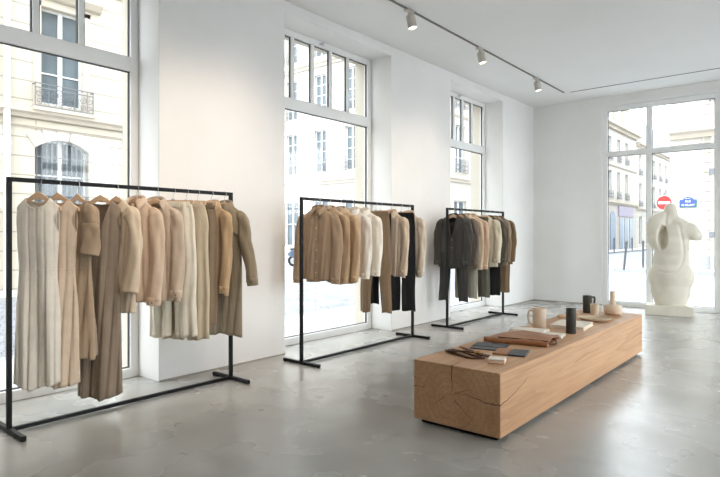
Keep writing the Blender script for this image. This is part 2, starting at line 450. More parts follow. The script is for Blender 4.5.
# ceiling tracks with spotlights
tr = MB(); tr.box(-3.662, -3.638, -1.5, 10.05, ZC - .012, ZC)
tag(tr.build('ceiling_track', plain('track_metal', srgb(110, 106, 100), .5)), 'slim dark lighting track on ceiling running along the windows wall', 'track')
tr = MB(); tr.box(-3.55, 2.8, 10.09, 10.104, ZC - .008, ZC)
tag(tr.build('ceiling_track', plain('track_metal', srgb(128, 124, 118), .5)), 'thin ceiling track without lamps running across in front of the back wall', 'track')
LAMPS = [(5.23, 'white cylinder spotlight on the ceiling track, nearest and largest of the three in view'),
         (6.90, 'white cylinder spotlight in the middle of the ceiling track, between two others'),
         (8.80, 'white cylinder spotlight farthest along the ceiling track, nearest the back wall')]
lamp0 = None
for y, lab in LAMPS:
    if lamp0 is None:
        t = thing('spotlight', lab, 'spotlight', (-3.65, y, ZC - .012), 0, 'spotlights on the ceiling track')
        a = MB(); a.box(-.03, .03, -.06, .06, -.022, 0); a.build('track_adapter', MAT['lampbody'], t, bevel=.004)
        s = MB(); s.tube([(0, 0, -.02), (0, 0, -.075)], .012, 10); s.build('stem', MAT['lampbody'], t, smooth=True)
        tilt = Matrix.Rotation(R(-10), 4, 'Y') @ Matrix.Rotation(R(6), 4, 'X')
        c = MB(); c.lathe([(.02, -.06), (.048, -.062), (.052, -.068), (.052, -.205), (.047, -.207), (.045, -.19), (.0, -.19)], 28)
        c.v = [tuple(tilt @ Vector(p)) for p in c.v]
        cy = c.build('lamp_cylinder', MAT['lampbody'], t, smooth=True)
        g = MB(); g.lathe([(0, -.194), (.043, -.194), (.043, -.198), (0, -.2)], 24); g.v = [tuple(tilt @ Vector(p)) for p in g.v]
        g.build('lens', MAT['glow'], cy)
        lamp0 = t
    else:
        t = copy_tree(lamp0); t.location = (-3.65, y, ZC - .012); t['label'] = lab
def spot(x, y, z, tx, ty, tz, power, size=70, blend=.9, col=(1, .80, .60), soft=.25):
    l = bpy.data.lights.new('track_and_fill_spot', 'SPOT'); l.energy = power; l.spot_size = R(size); l.spot_blend = blend; l.color = col; l.shadow_soft_size = soft
    o = bpy.data.objects.new('track_and_fill_spot', l); o.location = (x, y, z)  # serves the track lamps and the added fill spots
    o.rotation_euler = (Vector((tx, ty, tz)) - Vector((x, y, z))).to_track_quat('-Z', 'Y').to_euler()
    return link(o)
# ------------------------------------------------------------------ bench and the things on it
BX0, BX1, BY0, BY1, BH = -2.225, -1.575, 3.245, 6.69, .436
bc = ((BX0 + BX1) / 2, (BY0 + BY1) / 2)
bench = thing('timber_bench', 'long low solid oak block bench with cracked end grain, in the middle of the floor', 'bench', (bc[0], bc[1], 0))
hx, hy = (BX1 - BX0) / 2, (BY1 - BY0) / 2
MB().box(-hx, hx, -hy, hy, .028, BH).build('beam', MAT['bench'], bench, bevel=.005)
MB().box(-hx + .04, hx - .04, -hy + .04, hy - .04, 0, .028).build('plinth', MAT['black'], bench)
def crack(pts, wid, face, seed=1):
    """tapered sliver of a drying crack lying on a face of the beam"""
    rnd = random.Random(seed); P = []
    for i in range(len(pts) - 1):
        for k in range(6):
            t = k / 6; P.append((pts[i][0] * (1 - t) + pts[i + 1][0] * t, pts[i][1] * (1 - t) + pts[i + 1][1] * t))
    P.append(pts[-1]); n = len(P)
    P = [(p[0] + (rnd.uniform(-.003, .003) if 0 < i < n - 1 else 0), p[1] + (rnd.uniform(-.003, .003) if 0 < i < n - 1 else 0)) for i, p in enumerate(P)]
    mb = MB(); A = []; B = []
    for i, p in enumerate(P):
        q = P[min(i + 1, n - 1)]; o = P[max(i - 1, 0)]
        d = Vector((q[0] - o[0], q[1] - o[1])).normalized(); nn = Vector((-d.y, d.x))
        w = wid * (1 - .85 * i / (n - 1)) * rnd.uniform(.8, 1.1) / 2
        A.append((p[0] + nn.x * w, p[1] + nn.y * w)); B.append((p[0] - nn.x * w, p[1] - nn.y * w))
    def to(p, e):
        if face == 'front': return (p[0], -hy - e, p[1])
        if face == 'right': return (hx + e, p[0], p[1])
        return (p[0], p[1], BH + e)
    rings = [[to(a, .0008), to(b, .0008), to(b, -.004), to(a, -.004)] for a, b in zip(A, B)]
    mb.loft(rings).build('crack', MAT['crack'], bench)
crack([(-.02, BH - .002), (-.025, .36), (-.018, .31), (-.02, .245)], .007, 'front', 1)
crack([(hx, .236), (.22, .235), (.1, .262), (.02, .255)], .006, 'front', 2)
crack([(.0, .25), (.05, .275), (.11, .30)], .004, 'front', 3)
crack([(.0, .21), (.07, .15), (.15, .085)], .004, 'front', 4)
crack([(-hx, .25), (-.26, .255), (-.2, .27)], .005, 'front', 5)
crack([(-hx, .315), (-.27, .30)], .004, 'front', 6)
crack([(-.08, .22), (-.15, .16), (-.17, .12)], .003, 'front', 7)
crack([(-.02, -hy), (-.018, -hy + .05), (-.03, -hy + .12)], .006, 'top', 8)
crack([(-hy, .236), (-hy + .15, .26), (-hy + .32, .30), (-hy + .42, .335)], .006, 'right', 9)
crack([(hy, .235), (hy - .2, .24), (hy - .45, .225)], .005, 'right', 10)
crack([(-.4, .27), (-.1, .30), (.25, .29)], .003, 'right', 11)
ONB = 'the oak bench'

# looped brown leather strap with brass ring
t = thing('leather_strap', 'coiled narrow dark brown leather strap with brass ring, near end of the bench', 'strap', (-2.02, 3.60, BH))
def strap(pts, name, par):
    mb = MB(); P = cat_curve(pts, 8); L = []
    for i, p in enumerate(P):
        a = P[max(i - 1, 0)]; b = P[min(i + 1, len(P) - 1)]
        d = (b - a); d.z = 0; d.normalize(); n = Vector((-d.y, d.x, 0))
        L.append([p + n * .0125 + Vector((0, 0, .005)), p - n * .0125 + Vector((0, 0, .005)), p - n * .0125 - Vector((0, 0, .005)), p + n * .0125 - Vector((0, 0, .005))])
    mb.loft([[tuple(q) for q in r] for r in L]); return mb.build(name, MAT['brownleather'], par, bevel=.001)
strap([(.17, -.03, .004), (.10, -.09, .006), (-.03, -.06, .01), (-.13, .0, .012), (-.15, .06, .008), (-.06, .06, .006), (.06, .0, .006), (.13, -.02, .008)], 'band', t)
strap([(-.12, .14, .02), (-.02, .07, .024), (.08, .01, .022), (.15, .0, .014), (.16, .05, .006), (.09, .06, .006)], 'band', t)
strap([(-.17, .02, .006), (-.1, -.04, .02), (.02, -.02, .03), (.12, .04, .016)], 'band', t)
mb = MB(); mb.tube([(.1 + .022 * math.cos(a), .0 + .022 * math.sin(a), .03) for a in np.linspace(0, 2 * PI, 20)[:-1]], .0035, 8, True)
mb.build('ring', MAT['brass'], t, smooth=True)
mb = MB(); mb.tube([(-.1 + .014 * math.cos(a), .11 + .018 * math.sin(a), .024) for a in np.linspace(0, 2 * PI, 16)[:-1]], .003, 8, True)
mb.build('buckle', MAT['brass'], t, smooth=True)

def slab(name, lab, cat, w, d, h, loc, rz, mat, parts=()):
    t = thing(name, lab, cat, loc, rz)
    MB().box(-w / 2, w / 2, -d / 2, d / 2, 0, h).build('body', mat, t, bevel=h * .3)
    return t
# flat leather pieces
t = thing('leather_pouch', 'larger flat slate grey leather pouch lying behind the brown strap on the bench', 'pouch', (-2.01, 3.96, BH), R(14))
MB().box(-.125, .125, -.12, .12, 0, .009).build('body', MAT['slate'], t, bevel=.003)
f = MB(); f.box(-.126, .126, -.03, .121, .009, .012); f.build('flap', MAT['slate'], t, bevel=.001)
st = MB(); st.box(-.118, .118, -.115, -.113, .009, .0098); st.build('stitching', MAT['linen'], t)
t = thing('card_wallet', 'open bifold wallet, one side brown and the other dark grey, on the bench', 'wallet', (-1.80, 3.87, BH), R(14))
MB().box(-.105, -.005, -.115, .105, 0, .011).build('brown_panel', MAT['leather'], t, bevel=.003)
t.children[0]['label'] = 'brown leather half'
MB().box(.005, .125, -.12, .105, 0, .012).build('grey_panel', MAT['slate'], t, bevel=.003)
t.children[1]['label'] = 'dark grey leather half'
MB().box(-.008, .008, -.112, .102, .0, .006).build('spine', MAT['slate'], t, bevel=.002)
t = thing('soap_block', 'small pale blush block with a cream top near the front corner of the bench', 'block', (-1.735, 3.525, BH), R(20))
MB().box(-.058, .058, -.055, .055, 0, .022).build('block', MAT['soap'], t, bevel=.006)
MB().box(-.056, .056, -.053, .053, .0225, .030).build('lid', MAT['linen'], t, bevel=.003)

# folded tan leather tote
t = thing('folded_leather_bag', 'tan brown leather bag folded flat with rolled front edge, middle of the bench', 'bag', (-1.93, 4.39, BH), R(9))
def sheet(x0, x1, y0, y1, zf, thick, nx=28, ny=16):
    rows_t = []
    for i in range(nx + 1):
        x = x0 + (x1 - x0) * i / nx
        rows_t.append([(x + .012 * math.sin(9 * j / ny), y0 + (y1 - y0) * j / ny, zf(i / nx, j / ny)) for j in range(ny + 1)])
    mb = MB(); n = ny + 1
    low = [[(p[0], p[1], max(.001, p[2] - thick)) for p in r] for r in rows_t]
    mb.loft([r + l[::-1] for r, l in zip(rows_t, low)])
    return mb
sheet(-.25, .235, -.2, .22, lambda a, b: .014 + .012 * math.sin(PI * a) * math.sin(PI * b) + .005 * math.sin(9 * a + 4 * b), .013).build('bag_body', MAT['leather'], t, smooth=True)
sheet(-.16, .225, -.15, .24, lambda a, b: .033 + .01 * math.sin(PI * b) + .006 * math.sin(7 * a + 5 * b), .010).build('flap', MAT['leather'], t, smooth=True)
mb = MB(); mb.tube([(x, -.2 + .012 * math.sin(x * 11), .022 + .003 * math.sin(x * 17)) for x in np.linspace(-.255, .24, 30)], [.021 - .003 * math.sin(x * 9) for x in np.linspace(0, 3, 30)], 12)
mb.build('rolled_edge', MAT['leather'], t, smooth=True)
mb = MB(); mb.tube([(x, -.155 + .006 * math.sin(x * 14), .039) for x in np.linspace(-.16, .235, 20)], .004, 6)
mb.build('edge_seam', MAT['brownleather'], t, smooth=True)
mb = MB(); mb.tube(cat_curve([(.24, -.16, .02), (.275, -.08, .012), (.25, .03, .02), (.19, .1, .035)], 6), .007, 8)
mb.build('handle', MAT['brownleather'], t, smooth=True)

# cream folded linen
t = thing('folded_linen', 'larger folded cream cloth lying between the tan bag and the pitcher', 'cloth', (-2.04, 4.765, BH), R(4))
for k in range(3):
    sheet(-.15 + .006 * k, .15 - .004 * k, -.1 + .004 * k, .1, lambda a, b, k=k: .011 + .011 * k + .002 * math.sin(5 * a + 3 * b), .010).build('fold', MAT['linen'], t, smooth=True)
t = thing('folded_napkin', 'small folded cream napkin beside the larger folded cloth, right of it on the bench', 'napkin', (-1.80, 4.735, BH), R(8))
for k in range(2):
    sheet(-.07, .07 - .004 * k, -.075, .075, lambda a, b, k=k: .011 + .011 * k + .0015 * math.sin(6 * a + 2 * b), .010, 14, 10).build('fold', MAT['linen'], t, smooth=True)

def vessel(name, lab, cat, prof, loc, mat, seg=36, rz=0):
    t = thing(name, lab, cat, loc, rz)
    mb = MB(); mb.lathe(prof, seg); mb.build('body', mat, t, smooth=True, angle=50)
    return t
# pitcher
t = vessel('ceramic_pitcher', 'sand coloured ceramic pitcher with a side handle, on the bench', 'pitcher',
           [(0, 0), (.052, 0), (.058, .006), (.060, .10), (.058, .190), (.055, .194), (.051, .190), (.053, .1), (.05, .012), (0, .012)], (-2.055, 5.03, BH), MAT['ceramic'], rz=R(-145))
mb = MB(); mb.tube(cat_curve([(.052, 0, .165), (.085, 0, .168), (.1, 0, .13), (.098, 0, .08), (.08, 0, .045), (.054, 0, .04)], 7), .010, 10)
mb.build('handle', MAT['ceramic'], t, smooth=True)
mb = MB(); mb.loft([[(-.052, .018, .165), (-.056, 0, .16), (-.052, -.018, .165)], [(-.054, .014, .192), (-.070, 0, .197), (-.054, -.014, .192)]], False).build('spout', MAT['ceramic'], t, smooth=True, solid=.004)
# book
t = thing('hardback_book', 'cream hardback book lying flat beside the pitcher on the bench', 'book', (-1.865, 5.345, BH), R(6))
MB().box(-.15, .15, -.2, .2, 0, .003).build('back_cover', MAT['linen'], t)
MB().box(-.142, .145, -.194, .194, .003, .029).build('pages', MAT['paper'], t)
MB().box(-.15, .15, -.2, .2, .029, .0325).build('front_cover', MAT['linen'], t)
MB().box(-.153, -.147, -.2, .2, 0, .0325).build('spine', MAT['linen'], t, bevel=.002)
# dark vessels
t = vessel('tall_tumbler', 'tall charcoal ceramic tumbler at the front edge of the bench, before the book', 'tumbler',
           [(0, 0), (.039, 0), (.042, .004), (.042, .216), (.040, .220), (.036, .217), (.036, .02), (0, .016)], (-1.745, 4.975, BH), MAT['darkcer'])
mb = MB(); mb.loft([[((.0435) * math.cos(a), .0435 * math.sin(a), z) for z in (.05, .05001)] for a in np.linspace(0, 2 * PI, 30)], False); 
t = vessel('dark_mug', 'charcoal ceramic mug with small high handle, at the back of the bench', 'mug',
           [(0, 0), (.045, 0), (.049, .004), (.049, .185), (.047, .19), (.042, .187), (.042, .02), (0, .016)], (-2.07, 6.42, BH), MAT['darkcer'], rz=R(38))
mb = MB(); mb.tube(cat_curve([(.046, 0, .17), (.075, 0, .172), (.078, 0, .14), (.07, 0, .1), (.046, 0, .095)], 6), .011, 10)
mb.build('handle', MAT['darkcer'], t, smooth=True)
t = vessel('small_beaker', 'small sand ceramic beaker standing behind the round plate', 'beaker',
           [(0, 0), (.036, 0), (.041, .004), (.043, .125), (.041, .129), (.037, .126), (.035, .015), (0, .012)], (-1.925, 6.20, BH), MAT['ceramic2'])
t = vessel('round_plate', 'shallow round sand coloured plate in front of the small beaker', 'plate',
           [(0, 0), (.09, 0), (.135, .012), (.155, .032), (.152, .036), (.128, .020), (.09, .010), (0, .009)], (-1.82, 5.86, BH), MAT['ceramic2'], 48)
t = vessel('bottle_vase', 'round bellied sand ceramic vase with a narrow neck, far end of the bench', 'vase',
           [(0, 0), (.055, 0), (.078, .006), (.090, .026), (.0935, .05), (.0935, .078), (.090, .092), (.080, .098), (.040, .106), (.030, .112), (.028, .13), (.027, .215), (.030, .245), (.028, .25), (.023, .247), (.022, .13), (0, .12)], (-1.815, 6.46, BH), MAT['ceramic'], 44)
# wooden scoop
t = thing('wooden_scoop', 'pale wooden scoop with a round bowl behind the book on the bench', 'scoop', (-2.124, 5.87, BH), R(78))
MB().lathe([(0, 0), (.02, .0), (.038, .012), (.043, .034), (.040, .036), (.034, .016), (0, .008)], 24, (-.06, 0, 0)).build('bowl', MAT['hanger'], t, smooth=True)
mb = MB(); mb.tube([(-.02, 0, .03), (.03, .01, .03), (.14, .02, .026), (.27, .03, .016)], [.008, .007, .008, .011], 10); mb.build('handle', MAT['hanger'], t, smooth=True)

# ------------------------------------------------------------------ statue
def ell_mesh(specs):
    bm = bmesh.new()
    for (cx, cy, cz, rx, ry, rz, tilt) in specs:
        mat = Matrix.Translation((cx, cy, cz)) @ Matrix.Rotation(R(tilt), 4, 'Y') @ Matrix.Diagonal((rx, ry, rz, 1))
        bmesh.ops.create_icosphere(bm, subdivisions=4, radius=1, matrix=mat)
    me = bpy.data.meshes.new('torso'); bm.to_mesh(me); bm.free(); return me
SB = (-2.015, 10.31)
statue = thing('torso_sculpture', 'white abstract headless female torso sculpture on a low block by the back window', 'sculpture', (SB[0], SB[1], 0), R(9))
MB().box(-.345, .345, -.20, .20, 0, .155).build('base_block', MAT['marble'], statue, bevel=.006)
specs = [(.02, 0, .62, .335, .19, .30, 0), (.015, 0, .40, .29, .17, .32, 0), (.01, 0, .26, .25, .155, .22, 0), (.01, .0, .18, .215, .15, .10, 0),
         (.02, .01, .90, .268, .165, .30, 0), (.03, -.01, 1.12, .258, .165, .26, 0), (.06, 0, 1.32, .26, .15, .22, 0),
         (-.185, -.03, 1.44, .155, .16, .24, 14), (-.175, -.02, 1.26, .155, .15, .22, 0), (-.10, -.02, 1.54, .15, .125, .15, 30),
         (.02, .0, 1.56, .115, .10, .22, 0), (.012, .0, 1.71, .098, .09, .12, 0), (.15, 0, 1.45, .18, .125, .13, 35), (.27, -.01, 1.37, .15, .11, .14, 40), (.35, -.02, 1.31, .115, .095, .10, 40), (.385, -.02, 1.285, .085, .08, .08, 40)]
tm = ell_mesh(specs)
tmp = bpy.data.objects.new('torso', tm); COL.objects.link(tmp)
md = tmp.modifiers.new('r', 'REMESH'); md.mode = 'VOXEL'; md.voxel_size = .016
md = tmp.modifiers.new('s', 'SMOOTH'); md.factor = .6; md.iterations = 14
dg = bpy.context.evaluated_depsgraph_get()
me = bpy.data.meshes.new_from_object(tmp.evaluated_get(dg)); bpy.data.objects.remove(tmp)
n = len(me.vertices); co = np.zeros(n * 3); me.vertices.foreach_get('co', co); co = co.reshape(-1, 3)
front = np.clip(-co[:, 1] / .06, 0, 1)
# oval hollow under the raised left arm
q = ((co[:, 0] + .095) / .066) ** 2 + ((co[:, 2] - 1.255) / .18) ** 2
co[:, 1] += front * .17 / (1 + np.exp((q - 1) * 9))
# belly crease
crv = np.array([(.13, 1.47), (.165, 1.33), (.19, 1.18), (.205, 1.02), (.185, .88), (.13, .76), (.06, .70), (-.05, .69), (-.14, .71)])
crv = np.array([tuple(p) for p in [(v.x, v.y) for v in cat_curve([(a, b, 0) for a, b in crv], 10)]])
d = np.sqrt(((co[:, None, [0, 2]] - crv[None]) ** 2).sum(2)).min(1)
side = np.exp(-(d / .018) ** 2) * .016
co[:, 1] += front * side
# soft hollow on the left thigh
co[:, 1] += front * .06 * np.exp(-(((co[:, 0] + .15) / .085) ** 2 + ((co[:, 2] - .50) / .16) ** 2))
# ridge between the raised shoulder and neck
co[:, 1] += front * .03 * np.exp(-(((co[:, 0] + .06 - (co[:, 2] - 1.45) * .1) / .022) ** 2)) * np.clip((co[:, 2] - 1.36) / .1, 0, 1) * np.clip((1.69 - co[:, 2]) / .06, 0, 1)
co[:, 2] = np.maximum(co[:, 2], .150)
me.vertices.foreach_set('co', co.ravel()); me.update(); me.shade_smooth()
me.materials.clear(); me.materials.append(MAT['marble'])
link(bpy.data.objects.new('torso', me), statue)

# ------------------------------------------------------------------ clothes racks
RZ = 1.667
RACKS = [(-4.135, 1.352, 3.132, 'black metal clothes rack nearest the camera, hung with long beige dresses'),
         (-4.075, 3.955, 5.915, 'black metal clothes rack in the middle, hung with brown and white shirts'),
         (-4.10, 6.80, 8.545, 'black metal clothes rack farthest away, hung with dark tailored jackets')]
for x, y0, y1, lab in RACKS:
    t = thing('clothes_rack', lab, 'clothes rack', (x, (y0 + y1) / 2, 0), 0, 'black clothes racks along the windows')
    h = (y1 - y0) / 2; s = .0145
    for sg in (-1, 1):
        MB().box(-s, s, sg * h - s, sg * h + s, .03, RZ - s).build('post', MAT['black'], t, bevel=.002)
        MB().box(-.255, .255, sg * h - .016, sg * h + .016, .004, .034).build('foot', MAT['black'], t, bevel=.003)
        for e in (-1, 1):
            MB().box(e * .235 - .012, e * .235 + .012, sg * h - .013, sg * h + .013, 0, .004).build('foot_pad', MAT['tyre'], t)
    MB().box(-s, s, -h - s, h + s, RZ - s, RZ + s).build('top_rail', MAT['black'], t, bevel=.002)
    MB().box(-s, s, -h + .016, h - .016, .008, .034).build('base_rail', MAT['black'], t, bevel=.002)
# ------------------------------------------------------------------ garments
def smooth_interp(st):
    zs = np.array([s[0] for s in st], float); vs = np.array([s[1] for s in st], float)
    o = np.argsort(zs); zs, vs = zs[o], vs[o]
    g = np.linspace(zs[0], zs[-1], 240); v = np.interp(g, zs, vs)
    k = 13; vp = np.concatenate([[v[0]] * k, v, [v[-1]] * k])
    v = np.convolve(vp, np.ones(2 * k + 1) / (2 * k + 1), 'valid')
    return lambda z: float(np.interp(z, g, v))

LAST = [.19]
class Body:
    """hanging garment body: z = 0 at the rail, negative downwards; front faces -y"""
    def __init__(s, W, D, A, L, zs=-.055, drop=.115, ws=.19, ns=.065, nf=.06, nb=.012, vneck=False, seed=1, arm=None, hemvar=.012, kf=1.0, dx=None):
        s.W, s.D, s.A = smooth_interp(W), smooth_interp(D), smooth_interp(A)
        s.L, s.zs, s.drop, s.ws, s.ns, s.nf, s.nb, s.vneck, s.arm, s.hemvar = L, zs, drop, ws, ns, nf, nb, vneck, arm, hemvar
        s.dx = smooth_interp(dx) if dx else (lambda z: 0.0)
        r = random.Random(seed); s.rnd = r; LAST[0] = ws
        s.waves = [(2 * PI / r.uniform(.15, .2) * kf, r.uniform(0, 6.3), r.uniform(-1.6, 1.6), .6), (2 * PI / r.uniform(.085, .12) * kf, r.uniform(0, 6.3), r.uniform(-3.2, 3.2), .42),
                   (2 * PI / r.uniform(.05, .066) * kf, r.uniform(0, 6.3), r.uniform(-4, 4), .10)]
        s.hp = r.uniform(0, 6)
    def shoulder(s, x): return s.zs - s.drop * (min(1.2, abs(x) / s.ws)) ** 1.15
    def top(s, x, side):
        t = abs(x) / s.ns
        if t >= 1: return s.shoulder(x)
        d = (s.nf if side < 0 else s.nb)
        return s.shoulder(s.ns if t < 1 else x) * 1 - d * ((1 - t) if (s.vneck and side < 0) else math.sqrt(1 - t * t)) + 0
    def fold(s, x, z, side):
        v = 0
        for k, p, c, a in s.waves:
            q = math.sin(k * x + p + c * z * 2 + (1.7 if side > 0 else 0))
            v += a * ((.8 - 1.6 * abs(q) ** .85) if k > 45 else q)
        return v
    def F(s, x, z, side):
        w = s.W(z); t = min(1, abs(x) / w); d = max(0, 1 - t ** 2.3) ** .5
        if s.arm is not None and z > s.arm:
            e = math.sin(PI * min(1, max(0, (z - s.arm) / (s.zs - s.drop - s.arm + 1e-6)))); d = max(d, .55 * max(0, e))
        ramp = math.sqrt(min(1, max(0, (s.shoulder(x) - z) / .085)))
        y = side * s.D(z) * d * ramp
        y += s.A(z) * s.fold(x, z, side) * (1 - t ** 8) * min(1, max(0, (s.shoulder(x) - z) / .12))
        return y
    def pt(s, x, z, side=-1, off=0.0): return (x + s.dx(z), s.F(x, z, side) + side * off, z)
    def mesh(s, NS=56, NV=44):
        mb = MB()
        for side in (-1, 1):
            rows = []
            for i in range(NS + 1):
                q = -1 + 2 * i / NS; q = math.copysign(abs(q) ** .9, q)
                zt = s.top(q * s.ws, side); zh = -s.L + s.hemvar * math.sin(3.1 * q + s.hp) + .35 * s.hemvar * math.sin(9 * q + s.hp)
                row = []
                for j in range(NV + 1):
                    z = zt + (zh - zt) * (j / NV) ** 1.12
                    row.append(s.pt(q * s.W(z), z, side))
                rows.append(row)
            mb.grid(rows)
        return mb
    def patch(s, rows, off=.004, side=-1):
        """thin piece lying on the cloth; rows of (x, z)"""
        return MB().grid([[s.pt(x, z, side, off) for x, z in r] for r in rows])

def strip_rows(L, Rr, nx=5, nz=24):
    """rows across between two curves L(t), R(t) t in 0..1"""
    out = []
    for i in range(nx + 1):
        a = i / nx; out.append([tuple(L(t)[k] * (1 - a) + Rr(t)[k] * a for k in (0, 1)) for t in np.linspace(0, 1, nz)])
    return out

def sleeve(parent, b, sg, length, mat, r0=.06, r1=.045, ry=.8, out=.02, fwd=.05, seed=1, cuff=.06, name='sleeve', cuffmat=None, button=True, flare=0, bend=0.0):
    r = random.Random(seed * 7 + (3 if sg > 0 else 0)); zs = b.shoulder(b.ws)
    P = cat_curve([(sg * (b.ws - .06), 0, zs + .008), (sg * (b.ws - .012), 0, zs - .030), (sg * (b.ws + out * .6), -.004, zs - .115), (sg * (b.ws + out), -.012, zs - length * .45),
                   (sg * (b.ws + out * .95 + bend), -fwd * .5, zs - length * .75), (sg * (b.ws + out * .9 + bend * 1.6), -fwd, zs - length)], 9)
    n = len(P); seg = 22; p1, p2, p3 = (r.uniform(0, 6) for _ in range(3)); rings = []
    for i, p in enumerate(P):
        t = i / (n - 1); a = P[max(0, i - 1)]; c = P[min(n - 1, i + 1)]; T = (c - a).normalized()
        X = Vector((0, -1, 0)).cross(T); X.normalize(); Y = T.cross(X)
        cap = min(1, (.34 + t * 2.9)); rad = (r0 + (r1 - r0) * t + flare * t * t) * cap
        ring = []
        for k in range(seg):
            th = 2 * PI * k / seg
            w = 1 + .10 * math.sin(3 * th + p1 + 7 * t) * min(1, t * 4) + .07 * math.sin(5 * th + p2 - 9 * t) + .05 * math.sin(2 * th + 30 * t + p3) * math.exp(-((t - .5) / .2) ** 2) + .05 * math.sin(4 * th + 17 * t + p1)
            ring.append(tuple(p + X * (rad * w * math.cos(th)) + Y * (rad * ry * w * math.sin(th))))
        rings.append(ring)
    o = MB().loft(rings, True, False, False).build(name, mat, parent, smooth=True, solid=.003, angle=180)
    if cuff:
        c = P[-1]; T = (P[-1] - P[-3]).normalized(); X = Vector((0, -1, 0)).cross(T).normalized(); Y = T.cross(X); rr = []
        for h in (-cuff * .5, 0, cuff * .5, cuff * .52):
            k_ = 1.03 if abs(h) < cuff * .5 else 1.0
            rr.append([tuple(c + T * h + X * (r1 + flare) * 1.0 * k_ * math.cos(2 * PI * k / seg) + Y * (r1 + flare) * ry * 1.0 * k_ * math.sin(2 * PI * k / seg)) for k in range(seg)])
        cf = MB().loft(rr, True, False, False).build('cuff', cuffmat or mat, o, smooth=True, solid=.004, angle=180)
        if button:
            q = c + T * .005 - Y * 0 + Vector((sg * .01, -(r1 + flare) * ry * 1.08, 0))
            bt = MB(); bt.lathe([(0, 0), (.006, 0), (.006, .003), (0, .003)], 10); bt.v = [(q.x + v[0], q.y - v[2], q.z + v[1]) for v in bt.v]
            bt.build('button', MAT['button'], cf)
    return o

def collar(parent, b, mat, a0=14, w=.064, d=.05, stand=.036, fall=.058, tip=.04, front=.045, name='collar', z0=None):
    n = 26; rows = []
    zb = (b.shoulder(b.ns) + .006) if z0 is None else z0
    for i in range(n + 1):
        a = R(a0) + (2 * PI - 2 * R(a0)) * i / n; fr = (1 + math.cos(a)) / 2
        u = Vector((math.sin(a), -math.cos(a), 0)); e = Vector((u.x * w, u.y * d, 0)); z = zb - front * fr
        edge = min(i, n - i) / n; tp = tip * max(0, 1 - edge * 9)
        o = e.normalized()
        rows.append([tuple(e + Vector((0, 0, z - .012))), tuple(e * .97 + Vector((0, 0, z + stand * .6))), tuple(e * 1.0 + Vector((0, 0, z + stand))), tuple(e * 1.1 + Vector((0, 0, z + stand * .92))),
                     tuple(e + o * .018 + Vector((0, 0, z + stand - fall * .55))), tuple(e + o * (.026 + tp * .3) + Vector((math.copysign(tp * .5, u.x), -tp * .2, z + stand - fall - tp * .75)))])
    return MB().grid(rows).build(name, mat, parent, smooth=True, solid=.0035, angle=180)

def placket(parent, b, mat, ztop, zbot, w=.014, nbut=6, bmat=None, x0=0):
    rows = [[(x0 + x, ztop + (zbot - ztop) * t) for t in np.linspace(0, 1, 40)] for x in np.linspace(-w, w, 5)]
    o = b.patch(rows, .0045).build('placket', mat, parent, smooth=True, solid=.0025, angle=180)
    for k in range(nbut):
        z = ztop + (zbot - ztop) * (k + .5) / nbut; p = b.pt(x0, z, -1, .007)
        m = MB(); m.lathe([(0, 0), (.0065, 0), (.0065, .003), (0, .0035)], 10); m.v = [(p[0] + v[0], p[1] - v[2], p[2] + v[1]) for v in m.v]
        m.build('button', bmat or MAT['button'], o)
    return o
def pocket(parent, b, mat, x, z, w, h, name='pocket', off=.005, flap=False):
    rows = [[(x + w * (i / 8 - .5), z - h * t) for t in np.linspace(0, 1, 8)] for i in range(9)]
    return b.patch(rows, off).build(name, mat, parent, smooth=True, solid=.003, angle=180)
def neck_band(parent, b, mat, side, name='neckline_trim', w=.010):
    xs = np.linspace(-b.ns * 1.05, b.ns * 1.05, 25)
    rows = [[b.pt(x, b.top(x, side) - w * t + .002, side, .003) for t in np.linspace(0, 1, 3)] for x in xs]
    return MB().grid(rows).build(name, mat, parent, smooth=True, solid=.003, angle=180)
def inner_label(parent, b, z=None):
    z = z if z is not None else b.zs - b.nb - .018
    y = b.F(0, z - .01, 1) - .004
    MB().box(-.017, .017, y - .0015, y, z - .022, z).build('label_tag', MAT['label'], parent)
def waist_seam(parent, b, mat, z, w=.009, off=.0015, name='waist_seam'):
    for side, nm in ((-1, name), (1, name)):
        W = b.W(z) * .985
        rows = [[(x, z - w * t) for t in np.linspace(0, 1, 3)] for x in np.linspace(-W, W, 40)]
        b.patch(rows, off, side).build(nm, mat, parent, smooth=True, solid=.002, angle=180)

